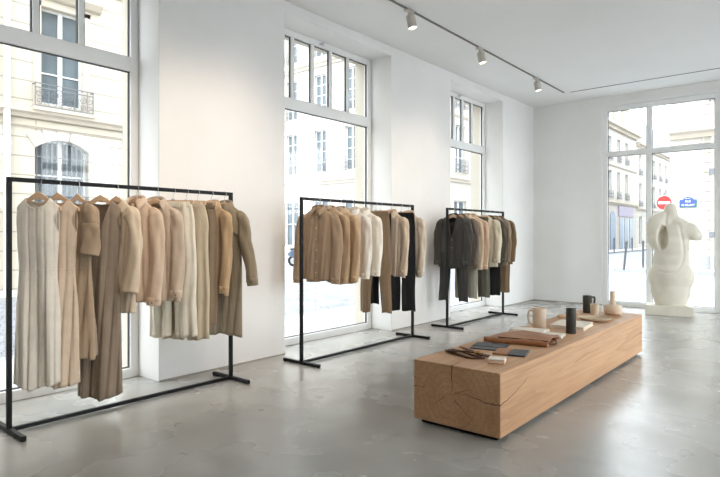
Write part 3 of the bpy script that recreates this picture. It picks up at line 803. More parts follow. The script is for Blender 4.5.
HANG = {}
def hanger(kind, lab, loc, rz, group):
    """wooden hanger or clamp hanger, hook over the rail; copies share meshes"""
    if kind in HANG:
        t = copy_tree(HANG[kind]); t.location = loc; t.rotation_euler = (0, 0, rz); t['label'] = lab; t['group'] = group; return t
    t = thing('clothes_hanger' if kind != 'clamp' else 'trouser_hanger', lab, 'hanger', loc, rz, group)
    hk = [(0, 0, -.072), (0, 0, -.045), (.004, 0, -.034)] + [(-.001 + .021 * math.cos(a), 0, -.002 + .0215 * math.sin(a)) for a in np.linspace(R(-62), R(195), 16)]
    MB().tube(hk, .0021, 8).build('hook', MAT['hook'], t, smooth=True)
    up = .012 if kind == 'white' else 0
    wm = MAT['hanger'] if kind != 'white' else MAT['hangerw']
    if kind == 'clamp':
        for y0, y1, nm in ((-.012, -.0015, 'front_bar'), (.0015, .012, 'rear_bar')):
            MB().box(-.17, .17, y0, y1, -.112, -.078).build(nm, MAT['hanger'], t, bevel=.003)
        m = MB(); m.box(-.012, .012, -.015, .015, -.082, -.068); m.build('clasp', MAT['hook'], t, bevel=.002)
    else:
        rings = []
        for k in range(-16, 17):
            q = k / 16; x = q * .196; z = up - .088 - .098 * abs(q) ** 1.15; hh = .020 * (1 - .62 * abs(q) ** .7) + .005; th = .006 + .006 * abs(q)
            y = .018 * q * q
            rings.append([(x, y - th, z - hh), (x, y + th, z - hh), (x, y + th * .8, z + hh * .9), (x, y - th * .8, z + hh * .9)])
        MB().loft(rings).build('wooden_arms', wm, t, smooth=True, bevel=.003)
    HANG[kind] = t; return t

def place(g, x, y, a):
    g.location = (x, y, RZ); g.rotation_euler = (0, 0, R(a))

GZ = RZ
def garment(name, lab, cat, group): return thing(name, lab, cat, (0, 0, RZ), 0, group)

def dress(lab, group, c, L, W, seed, vneck=False, nf=.08, ns=.075, ws=.138, A=.027, short=False, D=.055, name='sleeveless_dress', seam=True, slit=False):
    g = garment(name, lab, 'dress', group); m = fabric(c)
    b = Body([(-.1, ws), (-.19, ws - .01), (-.26, ws - .012), (-.36, W[0]), (-.62, W[1]), (-.85, W[2]), (-L, W[3])], [(-.1, .035), (-.35, D), (-.6, D * .8), (-L, D * 1.5)],
             [(-.1, .002), (-.25, A * .28), (-.5, A * .35), (-.7, A * .8), (-.95, A * 1.2), (-L, A * 1.35)], L, ws=ws, ns=ns, nf=nf, nb=.03, vneck=vneck, seed=seed, arm=None if short else -.35, hemvar=.014)
    b.mesh(60, 60).build('dress_body', m, g, smooth=True, solid=.003, merge=4e-4, angle=180)
    neck_band(g, b, m, -1); neck_band(g, b, m, 1)
    inner_label(g, b)
    if seam: waist_seam(g, b, m, -.60)
    if short:
        for sg in (-1, 1): sleeve(g, b, sg, .34, m, .058, .066, .8, .012, .03, seed, cuff=0, name='short_sleeve')
    else:
        for sg in (-1, 1):
            for side in (-1, 1):
                zz = np.linspace(b.shoulder(ws) - .004, -.345, 16)
                MB().tube([b.pt(sg * b.W(z) * .985, z, side, .001) for z in zz], .003, 6).build('armhole_piping', m, g, smooth=True)
    return g, b

def shirt(lab, group, c, L, seed, W=(.215, .22, .225), sl=.58, name='shirt', cat='shirt', A=.022, pk=True, col=True, bmat=None, D=.045, a0=14, ws=.195, r0=.06, r1=.044, out=.018, cuff=.06, flare=0, fwd=.05, chest=False, nf=.06, drop=.12, bend=0.0):
    g = garment(name, lab, cat, group); m = fabric(c)
    b = Body([(-.1, ws), (-.2, ws), (-.35, W[0]), (-.55, W[1]), (-L, W[2])], [(-.1, .04), (-.3, D), (-L, D * 1.15)], [(-.1, .002), (-.25, A * .5), (-.5, A * .9), (-L, A * 1.1)],
             L, ws=ws, ns=.062, nf=nf, nb=.006, seed=seed, drop=drop, hemvar=.016)
    b.mesh().build('shirt_body', m, g, smooth=True, solid=.003, merge=4e-4, angle=180)
    for sg in (-1, 1): sleeve(g, b, sg, sl, m, r0, r1, .75, out, fwd, seed, cuff=cuff, flare=flare, bend=bend * sg)
    if col: collar(g, b, m, a0)
    else: neck_band(g, b, m, -1); neck_band(g, b, m, 1)
    inner_label(g, b)
    if pk: placket(g, b, m, b.zs - nf - .01, -L + .02, bmat=bmat)
    if chest: pocket(g, b, m, .09, -.30, .09, .10, 'chest_pocket')
    return g, b

def jacket(lab, group, c, L, seed, W=(.22, .21, .228), sl=.60, name='blazer', cat='jacket', ws=.198, D=.055, vz=.32, flaps=True, buttons=2, lap=.075, bmat=None, out=.028, fwd=.05):
    g = garment(name, lab, cat, group); m = fabric(c, var=.05)
    b = Body([(-.1, ws), (-.2, ws), (-.35, W[0]), (-.52, W[1]), (-L, W[2])], [(-.1, .04), (-.3, D), (-L, D * 1.1)], [(-.1, .0005), (-.35, .0025), (-L, .005)],
             L, ws=ws, ns=.07, nf=vz, nb=.004, vneck=True, seed=seed, drop=.105, hemvar=.008)
    b.mesh().build('jacket_body', m, g, smooth=True, solid=.004, merge=4e-4, angle=180)
    for sg in (-1, 1): sleeve(g, b, sg, sl, m, .066, .052, .78, out, fwd, seed, cuff=.05, button=True)
    zv = b.shoulder(b.ns) - vz
    for sg in (-1, 1):
        z0 = b.shoulder(b.ns) + .0
        def Lc(t, sg=sg): return (sg * (b.ns * (1 - t) + .004), z0 + (zv - z0) * t)
        def Rc(t, sg=sg): return (sg * ((b.ns + .01) * (1 - t) + .004 + lap * math.sin(PI * min(1, t * 1.15) ** .8 if t < .87 else PI) * (1 if t < .87 else 0) + .0), z0 - .006 + (zv - z0 - .01) * t)
        rows = strip_rows(Lc, Rc)
        rows = [[(x, min(z, b.shoulder(x) - .003)) for x, z in r] for r in rows]
        b.patch(rows, .013).build('lapel', m, g, smooth=True, solid=.004, angle=180)
    collar(g, b, m, 62, .068, .048, .026, .05, .012, .05)
    inner_label(g, b, b.zs - .03)
    # front opening edge with buttons
    rows = [[(.012 + x - .03 * max(0, t - .7) , zv + .004 + (-L + .012 - zv) * t) for t in np.linspace(0, 1, 24)] for x in np.linspace(-.012, .010, 4)]
    o = b.patch(rows, .006).build('front_edge', m, g, smooth=True, solid=.003, angle=180)
    for k in range(buttons):
        p = b.pt(.006, zv - .03 - .11 * k, -1, .01)
        mm = MB(); mm.lathe([(0, 0), (.010, 0), (.010, .004), (0, .005)], 12); mm.v = [(p[0] + v[0], p[1] - v[2], p[2] + v[1]) for v in mm.v]
        mm.build('button', bmat or MAT['button'], o)
    if flaps:
        for sg in (-1, 1): pocket(g, b, m, sg * .125, -L + .24, .13, .05, 'pocket_flap', .006)
        pocket(g, b, m, .115, -.34, .085, .018, 'breast_pocket', .005)
    return g, b

def trousers(lab, group, c, ztop, L, seed, wt=.185, wh=.205, wk=None, hem=None, gap=.012, D=.032, fold=.006, name='trousers', band=True, spread=0.0, crease=True, belt=False, hd=1.0, cat='trousers'):
    """two legs hanging from ztop to -L; outline: waist wt, hip wh, hem outer edge"""
    g = garment(name, lab, cat, group); m = fabric(c)
    r = random.Random(seed); hem = hem or (.05, .175); n = 46; seg = 32
    for sg in (-1, 1):
        rings = []; ph = [r.uniform(0, 6) for _ in range(4)]
        for i in range(n + 1):
            t = i / n; z = ztop + (-L - ztop) * t
            tc = min(1, t / .2); e = max(0, (t - .24) / .76)
            outer = (wt + (wh - wt) * math.sin(tc * PI / 2)) if t < .22 else wh + (hem[1] - wh) * e ** .9
            inner = 0 if t < .24 else gap * min(1, e * 8) + (hem[0] - gap) * e
            outer += spread * t; inner += spread * t
            c_, hw = (outer + inner) / 2, (outer - inner) / 2
            d = (D * (.62 + .38 * tc)) * (1 + (hd - 1) * t); ring = []
            for k in range(seg):
                th = 2 * PI * k / seg; cx, sn = math.cos(th), math.sin(th)
                y = d * (math.copysign((1 - abs(cx) ** 1.5) , sn) if crease else math.copysign(abs(sn) ** .8, sn))
                y += fold * (.35 + .65 * t) * (math.sin(3 * cx * 2.4 + ph[0] + 2 * t) + .6 * math.sin(7 * cx + ph[1] - 3 * t)) * (1 - cx ** 4)
                y += .25 * fold * math.sin(24 * t + ph[2] + 3 * cx) * (1 - cx ** 4)
                ring.append((sg * (c_ + hw * cx + .004 * math.sin(11 * t + ph[3])), y, z + (.008 * math.sin(2 * th + ph[0]) if i == n else 0)))
            rings.append(ring)
        leg = MB().loft(rings, True, True, False).build('trouser_leg', m, g, smooth=True, solid=.003, angle=180)
        rr = [[(p[0] * 1.0, p[1] * 1.03, p[2] + dz) for p in rings[-1]] for dz in (.03, .0, -.002)]
        # slanted pocket opening
        zz = np.linspace(ztop - .05, ztop - .19, 10)
        MB().tube([(sg * (wt * .72 + .03 * t), -D * .75 - .006, z) for t, z in zip(np.linspace(0, 1, 10), zz)], .0022, 6).build('pocket_edge', m, g, smooth=True)
    if band:
        rings = []
        for z, k in ((ztop + .006, 1.0), (ztop - .0, 1.03), (ztop - .034, 1.05), (ztop - .04, 1.02)):
            rings.append([(wt * k * 1.01 * math.cos(2 * PI * q / 40), (D * .72 * k + .004) * math.sin(2 * PI * q / 40), z) for q in range(40)])
        wb = MB().loft(rings, True, False, False).build('waistband', m, g, smooth=True, solid=.004, angle=180)
        for x in (-.11, -.05, .06, .12):
            y = -(D * .74 + .008) * math.sqrt(1 - (x / wt) ** 2)
            MB().box(x - .005, x + .005, y - .003, y + .002, ztop - .045, ztop + .006).build('belt_loop', m, wb)
        if belt:
            MB().loft([[(wt * 1.07 * math.cos(2 * PI * q / 40), (D * .77 + .009) * math.sin(2 * PI * q / 40), z) for q in range(40)] for z in (ztop - .008, ztop - .03)], True, False, False).build('belt', MAT['brownleather'], g, smooth=True, solid=.003, angle=180)
    MB().tube([(.006 - .01 * max(0, t - .6), -D * .62 - .006, ztop - .03 - .15 * t) for t in np.linspace(0, 1, 12)], .0025, 6).build('fly_seam', m, g, smooth=True)
    return g

def put(g, rack, y, a, hk=None, hlab=None, dx=0):
    """hang the garment g on a rack, with its own hanger"""
    x = RACKS[rack][0] + dx; place(g, x, y, a)
    if hk:
        h = hanger(hk, hlab, (x, y, RZ - .0029), R(a), ['hangers on the near rack', 'hangers on the middle rack', 'hangers on the far rack'][rack])
        for ch in h.children:
            if ch.name.startswith('wooden_arms'): ch.scale = ((LAST[0] + .004) / .196, 1, 1)

G1, G2, G3 = 'clothes on the near rack', 'clothes on the middle rack', 'clothes on the far rack'
# ---- near rack
g, b = dress('long pale oat sleeveless dress with round neck, leftmost on the near rack', G1, (220, 209, 194), 1.385, (.135, .118, .14, .155), 11, nf=.075, D=.055)
put(g, 0, 1.53, 46, 'wood', 'wooden hanger holding the pale oat dress, leftmost on the near rack')
g, b = dress('long warm beige sleeveless dress, second from the left on the near rack', G1, (208, 183, 157), 1.40, (.135, .118, .14, .155), 12, nf=.07, D=.055)
put(g, 0, 1.655, 40, 'wood', 'wooden hanger holding the warm beige dress, second on the near rack')
g, b = dress('tan brown short sleeved dress between the beige and taupe dresses on the near rack', G1, (166, 139, 111), 1.24, (.135, .118, .14, .155), 13, nf=.075, ws=.13, short=True, D=.055, name='short_sleeved_dress')
put(g, 0, 1.79, 18, 'wood', 'wooden hanger holding the tan short sleeved dress on the near rack')
g, b = dress('long dark taupe sleeveless V-neck dress on the near rack', G1, (138, 119, 100), 1.55, (.135, .118, .14, .155), 14, vneck=True, nf=.27, ns=.08, ws=.15, D=.055, name='v_neck_dress')
put(g, 0, 1.955, 50, 'wood', 'wooden hanger holding the dark taupe V-neck dress on the near rack')
g, b = shirt('light sand collarless blouse just right of the taupe V-neck dress on the near rack', G1, (206, 184, 156), .96, 15, (.15, .16, .175), sl=.62, name='blouse', cat='blouse', pk=False, col=False, ws=.145, A=.028, cuff=0, flare=.012, out=.03)
put(g, 0, 2.075, 22, 'wood', 'wooden hanger holding the light sand blouse on the near rack')
g, b = shirt('pinkish beige collared shirt with loose sleeves, at the middle of the near rack', G1, (200, 172, 146), .88, 16, (.165, .175, .195), sl=.70, A=.030, a0=22, ws=.16, flare=.006, chest=False, D=.06, r0=.056, r1=.048, bmat=MAT['buttonpale'])
put(g, 0, 2.235, 30, 'wood', 'wooden hanger holding the pinkish beige shirt on the near rack')
g, b = shirt('mushroom beige shirt with open turned-up collar, left of the clipped cream trousers', G1, (186, 164, 142), .88, 17, (.165, .175, .20), sl=.66, A=.030, a0=34, ws=.16, nf=.09, D=.055, r0=.056, r1=.048, bmat=MAT['buttonpale'])
put(g, 0, 2.4, 40, 'wood', 'wooden hanger holding the mushroom beige open-collared shirt')
g = trousers('wide cream trousers clipped by the waist, left of the khaki pair on the near rack', G1, (216, 206, 186), -.10, 1.20, 18, wt=.15, wh=.185, hem=(.02, .20), fold=.016, crease=False, D=.034)
put(g, 0, 2.555, 36, 'clamp', 'clamp hanger gripping the wide cream trousers')
g = trousers('pale khaki pleated wide trousers clipped by the waist on the near rack', G1, (186, 169, 142), -.10, 1.235, 19, wt=.15, wh=.19, hem=(.012, .20), fold=.016, crease=False, D=.036)
put(g, 0, 2.675, 36, 'clamp', 'clamp hanger gripping the pale khaki pleated trousers')
g = trousers('dark brown trousers squeezed between khaki trousers and the caramel shirt on the near rack', G1, (136, 114, 90), -.10, 1.13, 20, wt=.15, wh=.18, hem=(.02, .17), fold=.009, D=.030)
put(g, 0, 2.785, 32, 'clamp', 'clamp hanger gripping the dark brown trousers')
g, b = shirt('caramel tan shirt with stand collar, second from the right on the near rack', G1, (178, 146, 108), .87, 21, (.15, .16, .17), sl=.66, A=.030, a0=20, ws=.15, D=.05, r0=.055, r1=.045, out=.01, bmat=MAT['buttonpale'])
put(g, 0, 2.925, 20, 'wood', 'wooden hanger holding the caramel tan shirt on the near rack')
# khaki coat with short cape yoke
g, b = shirt('dark khaki coat with cape yoke, rightmost on the near rack', G1, (138, 122, 98), 1.25, 22, (.175, .17, .175), sl=.60, name='coat', cat='coat', A=.016, a0=18, ws=.17, D=.05, r0=.06, r1=.048, out=.045, pk=False, bend=.05, fwd=.03)
m = fabric((138, 122, 98))
rows = [[(x, b.shoulder(x) - .03 - .20 * t + .015 * math.sin(9 * x)) for t in np.linspace(0, 1, 14)] for x in np.linspace(-.165, .165, 30)]
b.patch(rows, .012).build('cape_yoke', m, g, smooth=True, solid=.004, angle=180)
placket(g, b, m, -.34, -1.2, .018, 4)
put(g, 0, 3.062, 24, 'wood', 'wooden hanger holding the dark khaki coat, rightmost on the near rack')

# ---- middle rack
g, b = shirt('brown button-up shirt facing the room, leftmost on the middle rack', G2, (160, 133, 106), .83, 31, (.195, .20, .22), sl=.66, A=.022, a0=12, ws=.185, bmat=MAT['buttonpale'], chest=False, D=.05, out=.035)
put(g, 1, 4.2, 19, 'wood', 'wooden hanger holding the brown button-up shirt on the middle rack')
g, b = shirt('tan brown overshirt, second from the left on the middle rack', G2, (170, 138, 104), .85, 32, (.19, .195, .205), sl=.66, A=.024, ws=.178, D=.05, name='overshirt')
put(g, 1, 4.36, 17, 'white', 'pale hanger holding the tan brown overshirt on the middle rack')
g, b = shirt('golden camel shirt, third from the left on the middle rack', G2, (190, 157, 120), .88, 33, (.19, .195, .205), sl=.66, A=.024, ws=.178, D=.05)
put(g, 1, 4.53, 16, 'white', 'pale hanger holding the golden camel shirt on the middle rack')
g, b = shirt('off-white shirt beside the golden camel shirt on the middle rack', G2, (226, 216, 204), .84, 34, (.18, .185, .195), sl=.64, A=.024, ws=.17, bmat=MAT['buttonpale'])
put(g, 1, 4.74, 14, 'white', 'pale hanger holding the off-white shirt on the middle rack')
g, b = shirt('ivory shirt left of the brown trousers on the middle rack', G2, (232, 222, 206), .83, 35, (.18, .185, .195), sl=.62, A=.024, ws=.17, bmat=MAT['buttonpale'])
put(g, 1, 4.93, 14, 'white', 'pale hanger holding the ivory shirt on the middle rack')
g = trousers('straight brown trousers clipped by the waist in the middle rack', G2, (142, 116, 88), -.10, 1.27, 36, wt=.165, wh=.185, hem=(.075, .20), fold=.006, D=.036)
put(g, 1, 5.16, 14, 'clamp', 'clamp hanger gripping the straight brown trousers on the middle rack')
g = trousers('slim black trousers mostly hidden behind the brown trousers on the middle rack', G2, (34, 33, 33), -.10, 1.18, 37, wt=.13, wh=.14, hem=(.02, .13), fold=.005, D=.03)
put(g, 1, 5.25, 12, 'clamp', 'clamp hanger gripping the slim hidden black trousers')
g, b = shirt('sand beige blouse right of the brown trousers on the middle rack', G2, (204, 180, 154), .86, 38, (.17, .175, .185), sl=.64, A=.024, ws=.165, name='blouse', cat='blouse', pk=True, bmat=MAT['buttonpale'])
put(g, 1, 5.46, 13, 'wood', 'wooden hanger holding the sand beige blouse on the middle rack')
g = trousers('wide black trousers near the right end of the middle rack', G2, (30, 30, 31), -.10, 1.30, 39, wt=.165, wh=.185, hem=(.01, .185), fold=.006, D=.04)
put(g, 1, 5.665, 16, 'clamp', 'clamp hanger gripping the wide black trousers on the middle rack')
g, b = shirt('pale stone shirt, rightmost on the middle rack', G2, (208, 190, 168), .88, 40, (.17, .175, .185), sl=.66, A=.024, ws=.165, bmat=MAT['buttonpale'])
put(g, 1, 5.82, 13, 'wood', 'wooden hanger holding the pale stone shirt on the middle rack')

# ---- far rack
g, b = jacket('charcoal tailored blazer facing the room, leftmost on the far rack', G3, (64, 61, 57), .83, 51)
put(g, 2, 6.965, 8, 'wood', 'wooden hanger holding the charcoal blazer on the far rack')
g = trousers('charcoal trousers hanging below the charcoal blazer', G3, (56, 54, 50), -.20, 1.30, 52, wt=.17, wh=.19, hem=(.085, .225), gap=.004, fold=.004, D=.036)
put(g, 2, 6.968, 8)
g, b = jacket('dark grey brown jacket, second on the far rack behind the charcoal blazer', G3, (104, 92, 80), .82, 53, flaps=True)
put(g, 2, 7.17, 8, 'wood', 'wooden hanger holding the dark grey brown jacket on the far rack')
g, b = shirt('beige overshirt, third from the left on the far rack', G3, (188, 164, 136), .84, 54, (.225, .23, .235), sl=.66, ws=.205, name='overshirt', A=.013)
put(g, 2, 7.325, 8, 'white', 'pale hanger holding the beige overshirt on the far rack')
g = trousers('sage grey trousers hanging beneath the beige and tan shirts on the far rack', G3, (150, 146, 130), -.21, 1.29, 55, wt=.165, wh=.18, hem=(.04, .17), fold=.005)
put(g, 2, 7.33, 8)
g, b = shirt('rosy tan shirt left of the olive trousers on the far rack', G3, (196, 162, 132), .85, 56, (.22, .225, .23), sl=.66, ws=.205, A=.020)
put(g, 2, 7.49, 9, 'white', 'pale hanger holding the rosy tan shirt on the far rack')
g = trousers('dark olive grey trousers clipped by the waist on the far rack', G3, (96, 93, 82), -.10, 1.30, 57, wt=.16, wh=.18, hem=(.004, .19), fold=.006, D=.04)
put(g, 2, 7.68, 10, 'clamp', 'clamp hanger gripping the dark olive grey trousers on the far rack')
g, b = jacket('pale cream jacket, lightest jacket on the far rack', G3, (206, 194, 168), .86, 58, flaps=False, bmat=MAT['buttonpale'])
put(g, 2, 7.87, 9, 'white', 'pale hanger holding the pale cream jacket on the far rack')
g, b = jacket('dark olive jacket right of the pale cream jacket on the far rack', G3, (84, 76, 62), .84, 59)
put(g, 2, 8.05, 9, 'wood', 'wooden hanger holding the dark olive jacket on the far rack')
g = trousers('black trousers hanging below the dark olive jacket', G3, (30, 29, 28), -.21, 1.30, 60, wt=.165, wh=.18, hem=(.012, .18), fold=.004)
put(g, 2, 8.053, 9)
g, b = jacket('taupe jacket, second from the right on the far rack', G3, (140, 118, 94), .84, 61)
put(g, 2, 8.215, 9, 'wood', 'wooden hanger holding the taupe jacket on the far rack')
g, b = jacket('warm brown jacket, rightmost on the far rack', G3, (124, 96, 68), .84, 62)
put(g, 2, 8.385, 10, 'wood', 'wooden hanger holding the warm brown jacket on the far rack')
g = trousers('warm brown trousers hanging below the rightmost jacket on the far rack', G3, (130, 102, 74), -.21, 1.28, 63, wt=.165, wh=.18, hem=(.006, .18), fold=.004)
put(g, 2, 8.388, 10)
# ------------------------------------------------------------------ street outside
structure(MB().box(-60, 40, -40, 120, -.5, -.14).build('road', MAT['asphalt']))
structure(MB().box(-13.2, -6.75, -30, 22, -.14, -.125).build('road', MAT['road']))
structure(MB().box(-6.6, XO, -30, YB + .3, -.14, -.005).build('sidewalk', MAT['paving']))
structure(MB().box(-6.6, 8, YB + .3, YB + 2.6, -.14, -.005).build('sidewalk', MAT['paving']))
structure(MB().box(-15, -13.2, -30, 9.2, -.14, -.01).build('sidewalk', MAT['paving']))
structure(MB().box(-40, -13.0, 22.4, 24, -.14, -.01).build('sidewalk', MAT['paving']))
structure(MB().box(-14.9, -13.0, 24, 110, -.14, -.01).build('sidewalk', MAT['paving']))
structure(MB().box(-6.3, 12, 23.2, 25, -.14, -.01).build('sidewalk', MAT['paving']))
structure(MB().box(-6.3, -4.9, 25, 110, -.14, -.01).build('sidewalk', MAT['paving']))
structure(MB().box(-6.75, -6.6, -30, YB + 2.75, -.14, .0).build('kerb', MAT['kerb']))
structure(MB().box(-6.6, 8, YB + 2.6, YB + 2.75, -.14, .0).build('kerb', MAT['kerb']))
structure(MB().box(-6.45, 12, 23.05, 23.2, -.14, .0).build('kerb', MAT['kerb']))
structure(MB().box(-13.0, -12.85, 22.25, 110, -.14, .0).build('kerb', MAT['kerb']))
structure(MB().box(-40, -12.85, 22.25, 22.4, -.14, .0).build('kerb', MAT['kerb']))

def bwin_meshes(w, h, depth, nb=3, arch=0):
    """sash (local origin bottom centre; wall face at y=0)"""
    f = MB(); e = .055; y0, y1 = depth - .07, depth - .02
    f.box(-w / 2, -w / 2 + e, y0, y1, 0, h); f.box(w / 2 - e, w / 2, y0, y1, 0, h); f.box(-w / 2, w / 2, y0, y1, h - e, h); f.box(-w / 2, w / 2, y0, y1, 0, e * 1.3)
    f.box(-.05, .05, y0 - .015, y1, 0, h)
    for k in range(1, nb + 1): f.box(-w / 2, w / 2, y0 + .01, y1, h * k / (nb + 1) - .018, h * k / (nb + 1) + .018)
    g = MB().box(-w / 2 + .01, w / 2 - .01, depth - .03, depth - .01, .01, h - .01)
    return f, g
WIN = {}
def building_window(root, x, z, w, h, depth=.22, nb=3):
    key = (w, h, depth, nb)
    if key not in WIN:
        f, g = bwin_meshes(w, h, depth, nb)
        o = f.build('window', MAT['sash'], root); g.build('pane', MAT['pane'], o); WIN[key] = o
        o.location = (x, 0, z); return o
    c = WIN[key].copy(); COL.objects.link(c); c.parent = root; c.location = (x, 0, z)
    for ch in WIN[key].children:
        d = ch.copy(); COL.objects.link(d); d.parent = c
    return c
def spiral(cx, cz, r, turns, a0, sgn):
    return [(cx + r * (1 - .8 * t) * math.cos(a0 + sgn * turns * 2 * PI * t), 0, cz + r * (1 - .8 * t) * math.sin(a0 + sgn * turns * 2 * PI * t)) for t in np.linspace(0, 1, 22)]
RAIL = {}
def railing(root, x, z, w, h, y=-.12, scroll=True, mat=None):
    key = (w, h, scroll)
    if key in RAIL:
        c = RAIL[key].copy(); COL.objects.link(c); c.parent = root; c.location = (x, y, z); return c
    m = MB()
    for zz in (.03, h * .82, h): m.box(-w / 2, w / 2, -.014, .014, zz - .012, zz + .012)
    for e in (-1, 1):
        m.box(e * w / 2 - .012, e * w / 2 + .012, -.012, .012, 0, h + .02)
        m.box(e * w / 2 - .01, e * w / 2 + .01, 0, -y, h - .02, h); m.box(e * w / 2 - .01, e * w / 2 + .01, 0, -y, .02, .04)
    n = max(4, int(w / .14))
    for k in range(1, n): 
        if not scroll or k % 2 == 0: m.box(-w / 2 + w * k / n - .007, -w / 2 + w * k / n + .007, -.007, .007, .03, h)
    if scroll:
        nn = max(2, int(w / .28)); r = min(.1, w / nn * .3)
        for k in range(nn):
            cx = -w / 2 + w * (k + .5) / nn
            for sg in (-1, 1):
                m.tube(spiral(cx + sg * r * .9, h * .58, r, 1.4, PI / 2, sg), .009, 5)
                m.tube(spiral(cx + sg * r * .9, h * .25, r * .8, 1.3, -PI / 2, -sg), .009, 5)
    o = m.build('balcony_railing', mat or MAT['ironpale'], root); o.location = (x, y, z); RAIL[key] = o; return o

def building(lab, loc, rz, x0, x1, H, mat, rows, bays, deep=9, ground=None, cornices=(), roof=3.0, depth=.22, holes_extra=(), mass=None):
    """facade along local x, outside towards local -y"""
    t = thing('apartment_building', lab, 'building', loc, rz)
    holes = list(holes_extra)
    for (z, w, h, nb, rl) in rows:
        for x in bays: holes.append((x - w / 2, x + w / 2, z, z + h))
    if ground:
        for (gx, gw, gz, gh) in ground: holes.append((gx - gw / 2, gx + gw / 2, gz, gz + gh))
    wall_mesh(x0, x1, -.14, H, holes, 0, .45).build('facade_wall', mat, t, merge=1e-5)
    MB().box(mass or x0, x1, .45, deep, -.14, H).build('building_mass', MAT['stucco2'], t)
    for (z, w, h, nb, rl) in rows:
        for x in bays:
            building_window(t, x, z, w, h, depth, nb)
            if rl: railing(t, x, z - .02, w + .22, rl)
    if ground:
        for (gx, gw, gz, gh) in ground: building_window(t, gx, gz, gw, gh, depth, 1)
    for (z, h, out) in cornices:
        MB().prism([(.05, z), (-out * .4, z), (-out * .5, z + h * .35), (-out, z + h * .55), (-out, z + h), (.05, z + h)], 'x', x0, x1).build('cornice', MAT['trimstone'], t)
    if roof:
        MB().prism([(.1, H), (.9, H + roof), (deep - .9, H + roof), (deep - .1, H)], 'x', mass or x0, x1).build('roof', MAT['slateroof'], t)
    return t

# --- limestone house directly opposite the windows (facade faces +X)
A = building('pale limestone building with arched barred window and small iron balcony, seen through the left window', (-15, 0, 0), R(90), -9, 7.72, 12.5, MAT['stoneA'],
             [(4.56, 1.06, 2.42, 2, 0), (8.3, 1.06, 2.2, 2, 0)], [-6.9, -2.7, 1.75, 6.12], cornices=[(4.16, .24, .16), (3.92, .08, .05), (7.75, .2, .12), (12.1, .4, .4)],
             holes_extra=[(5.47, 6.80, 1.0, 3.70), (1.08, 2.42, 1.0, 3.70)])
for xc in (6.135, 1.75):
    f, g = bwin_meshes(1.33, 2.70, .3, 2)
    o = f.build('window', MAT['sash'], A); g.build('pane', MAT['pane'], o); o.location = (xc, 0, 1.0)
    # segmental arch infill above the window
    arc = [(xc - .67 + 1.34 * k / 20, 3.44 + .26 * (1 - ((k - 10) / 10) ** 2)) for k in range(21)]
    MB().prism([(xc - .67, 3.71)] + arc + [(xc + .67, 3.71)], 'y', .002, .34).build('arch_head', MAT['stucco'], A)
    # voussoirs
    for k in range(5):
        a0, a1 = (k - 2.5) / 2.5, (k - 1.5) / 2.5
        P = []
        for q, s_ in ((a0 + .02, 0), (a1 - .02, 0), (a1 - .02, 1), (a0 + .02, 1)):
            zx = xc + q * .68 * (1 + .30 * s_); zz = 3.45 + .26 * (1 - min(1, q * q)) + .34 * s_ * (1 - .12 * q * q)
            P.append((zx, min(zz, 3.915)))
        MB().prism(P, 'y', -.02, .02).build('voussoir', MAT['stucco'], A)
    gr = MB()
    for k in range(11):
        x = xc - .6 + 1.2 * k / 10; zt = 3.42 + .26 * (1 - ((x - xc) / .67) ** 2)
        gr.tube([(x, .06, 1.05), (x, .06, zt)], .014, 6)
    for z in (1.3, 2.3, 3.25): gr.box(xc - .65, xc + .65, .05, .07, z - .014, z + .014)
    gr.build('window_grille', MAT['ironpale'], A)
for xc in (6.12, 1.75, -2.7):
    railing(A, xc, 4.44, 1.40, .58, -.17)
    MB().box(xc - .74, xc + .74, -.2, 0, 4.36, 4.45).build('balcony_slab', MAT['trimstone'], A)
    MB().prism([(0, 7.16), (-.12, 7.2), (-.22, 7.34), (-.22, 7.44), (0, 7.48)], 'x', xc - .85, xc + .95).build('window_hood', MAT['trimstone'], A)
    sr = MB(); 
    for sg in (-1, 1): sr.box(xc + sg * .6 - .09, xc + sg * .6 + .09, -.03, 0, 4.5, 7.1)
    sr.box(xc - .69, xc + .69, -.03, 0, 6.99, 7.16); sr.build('window_surround', MAT['trimstone'], A)
mb = MB(); mb.tube([(4.83, -.09, -.1), (4.83, -.09, 12)], .075, 12); mb.build('downpipe', MAT['sash'], A, smooth=True)
for zc in (3.45, 6.8):
    mb = MB(); mb.tube([(4.83, -.09, zc), (4.83, -.09, zc + .08)], .092, 12); mb.build('pipe_bracket', MAT['sash'], A, smooth=True)

# --- building across the junction (faces -Y)
bays = [-33.0, -30.5, -28.05, -25.6, -23.15, -20.72, -18.3, -16.2]
B = building('white building with tall balcony windows across the junction, seen through the middle window', (0, 24, 0), 0, -35, -15.36, 15.5, MAT['stucco'],
             [(5.0, .95, 2.5, 3, .75), (8.4, .95, 2.4, 3, .75), (11.9, .95, 2.2, 3, .7)], bays, ground=[(x, 1.25, .6, 2.75) for x in bays],
             cornices=[(4.28, .32, .2), (3.72, .14, .08), (11.25, .35, .28), (15.1, .5, .5)])
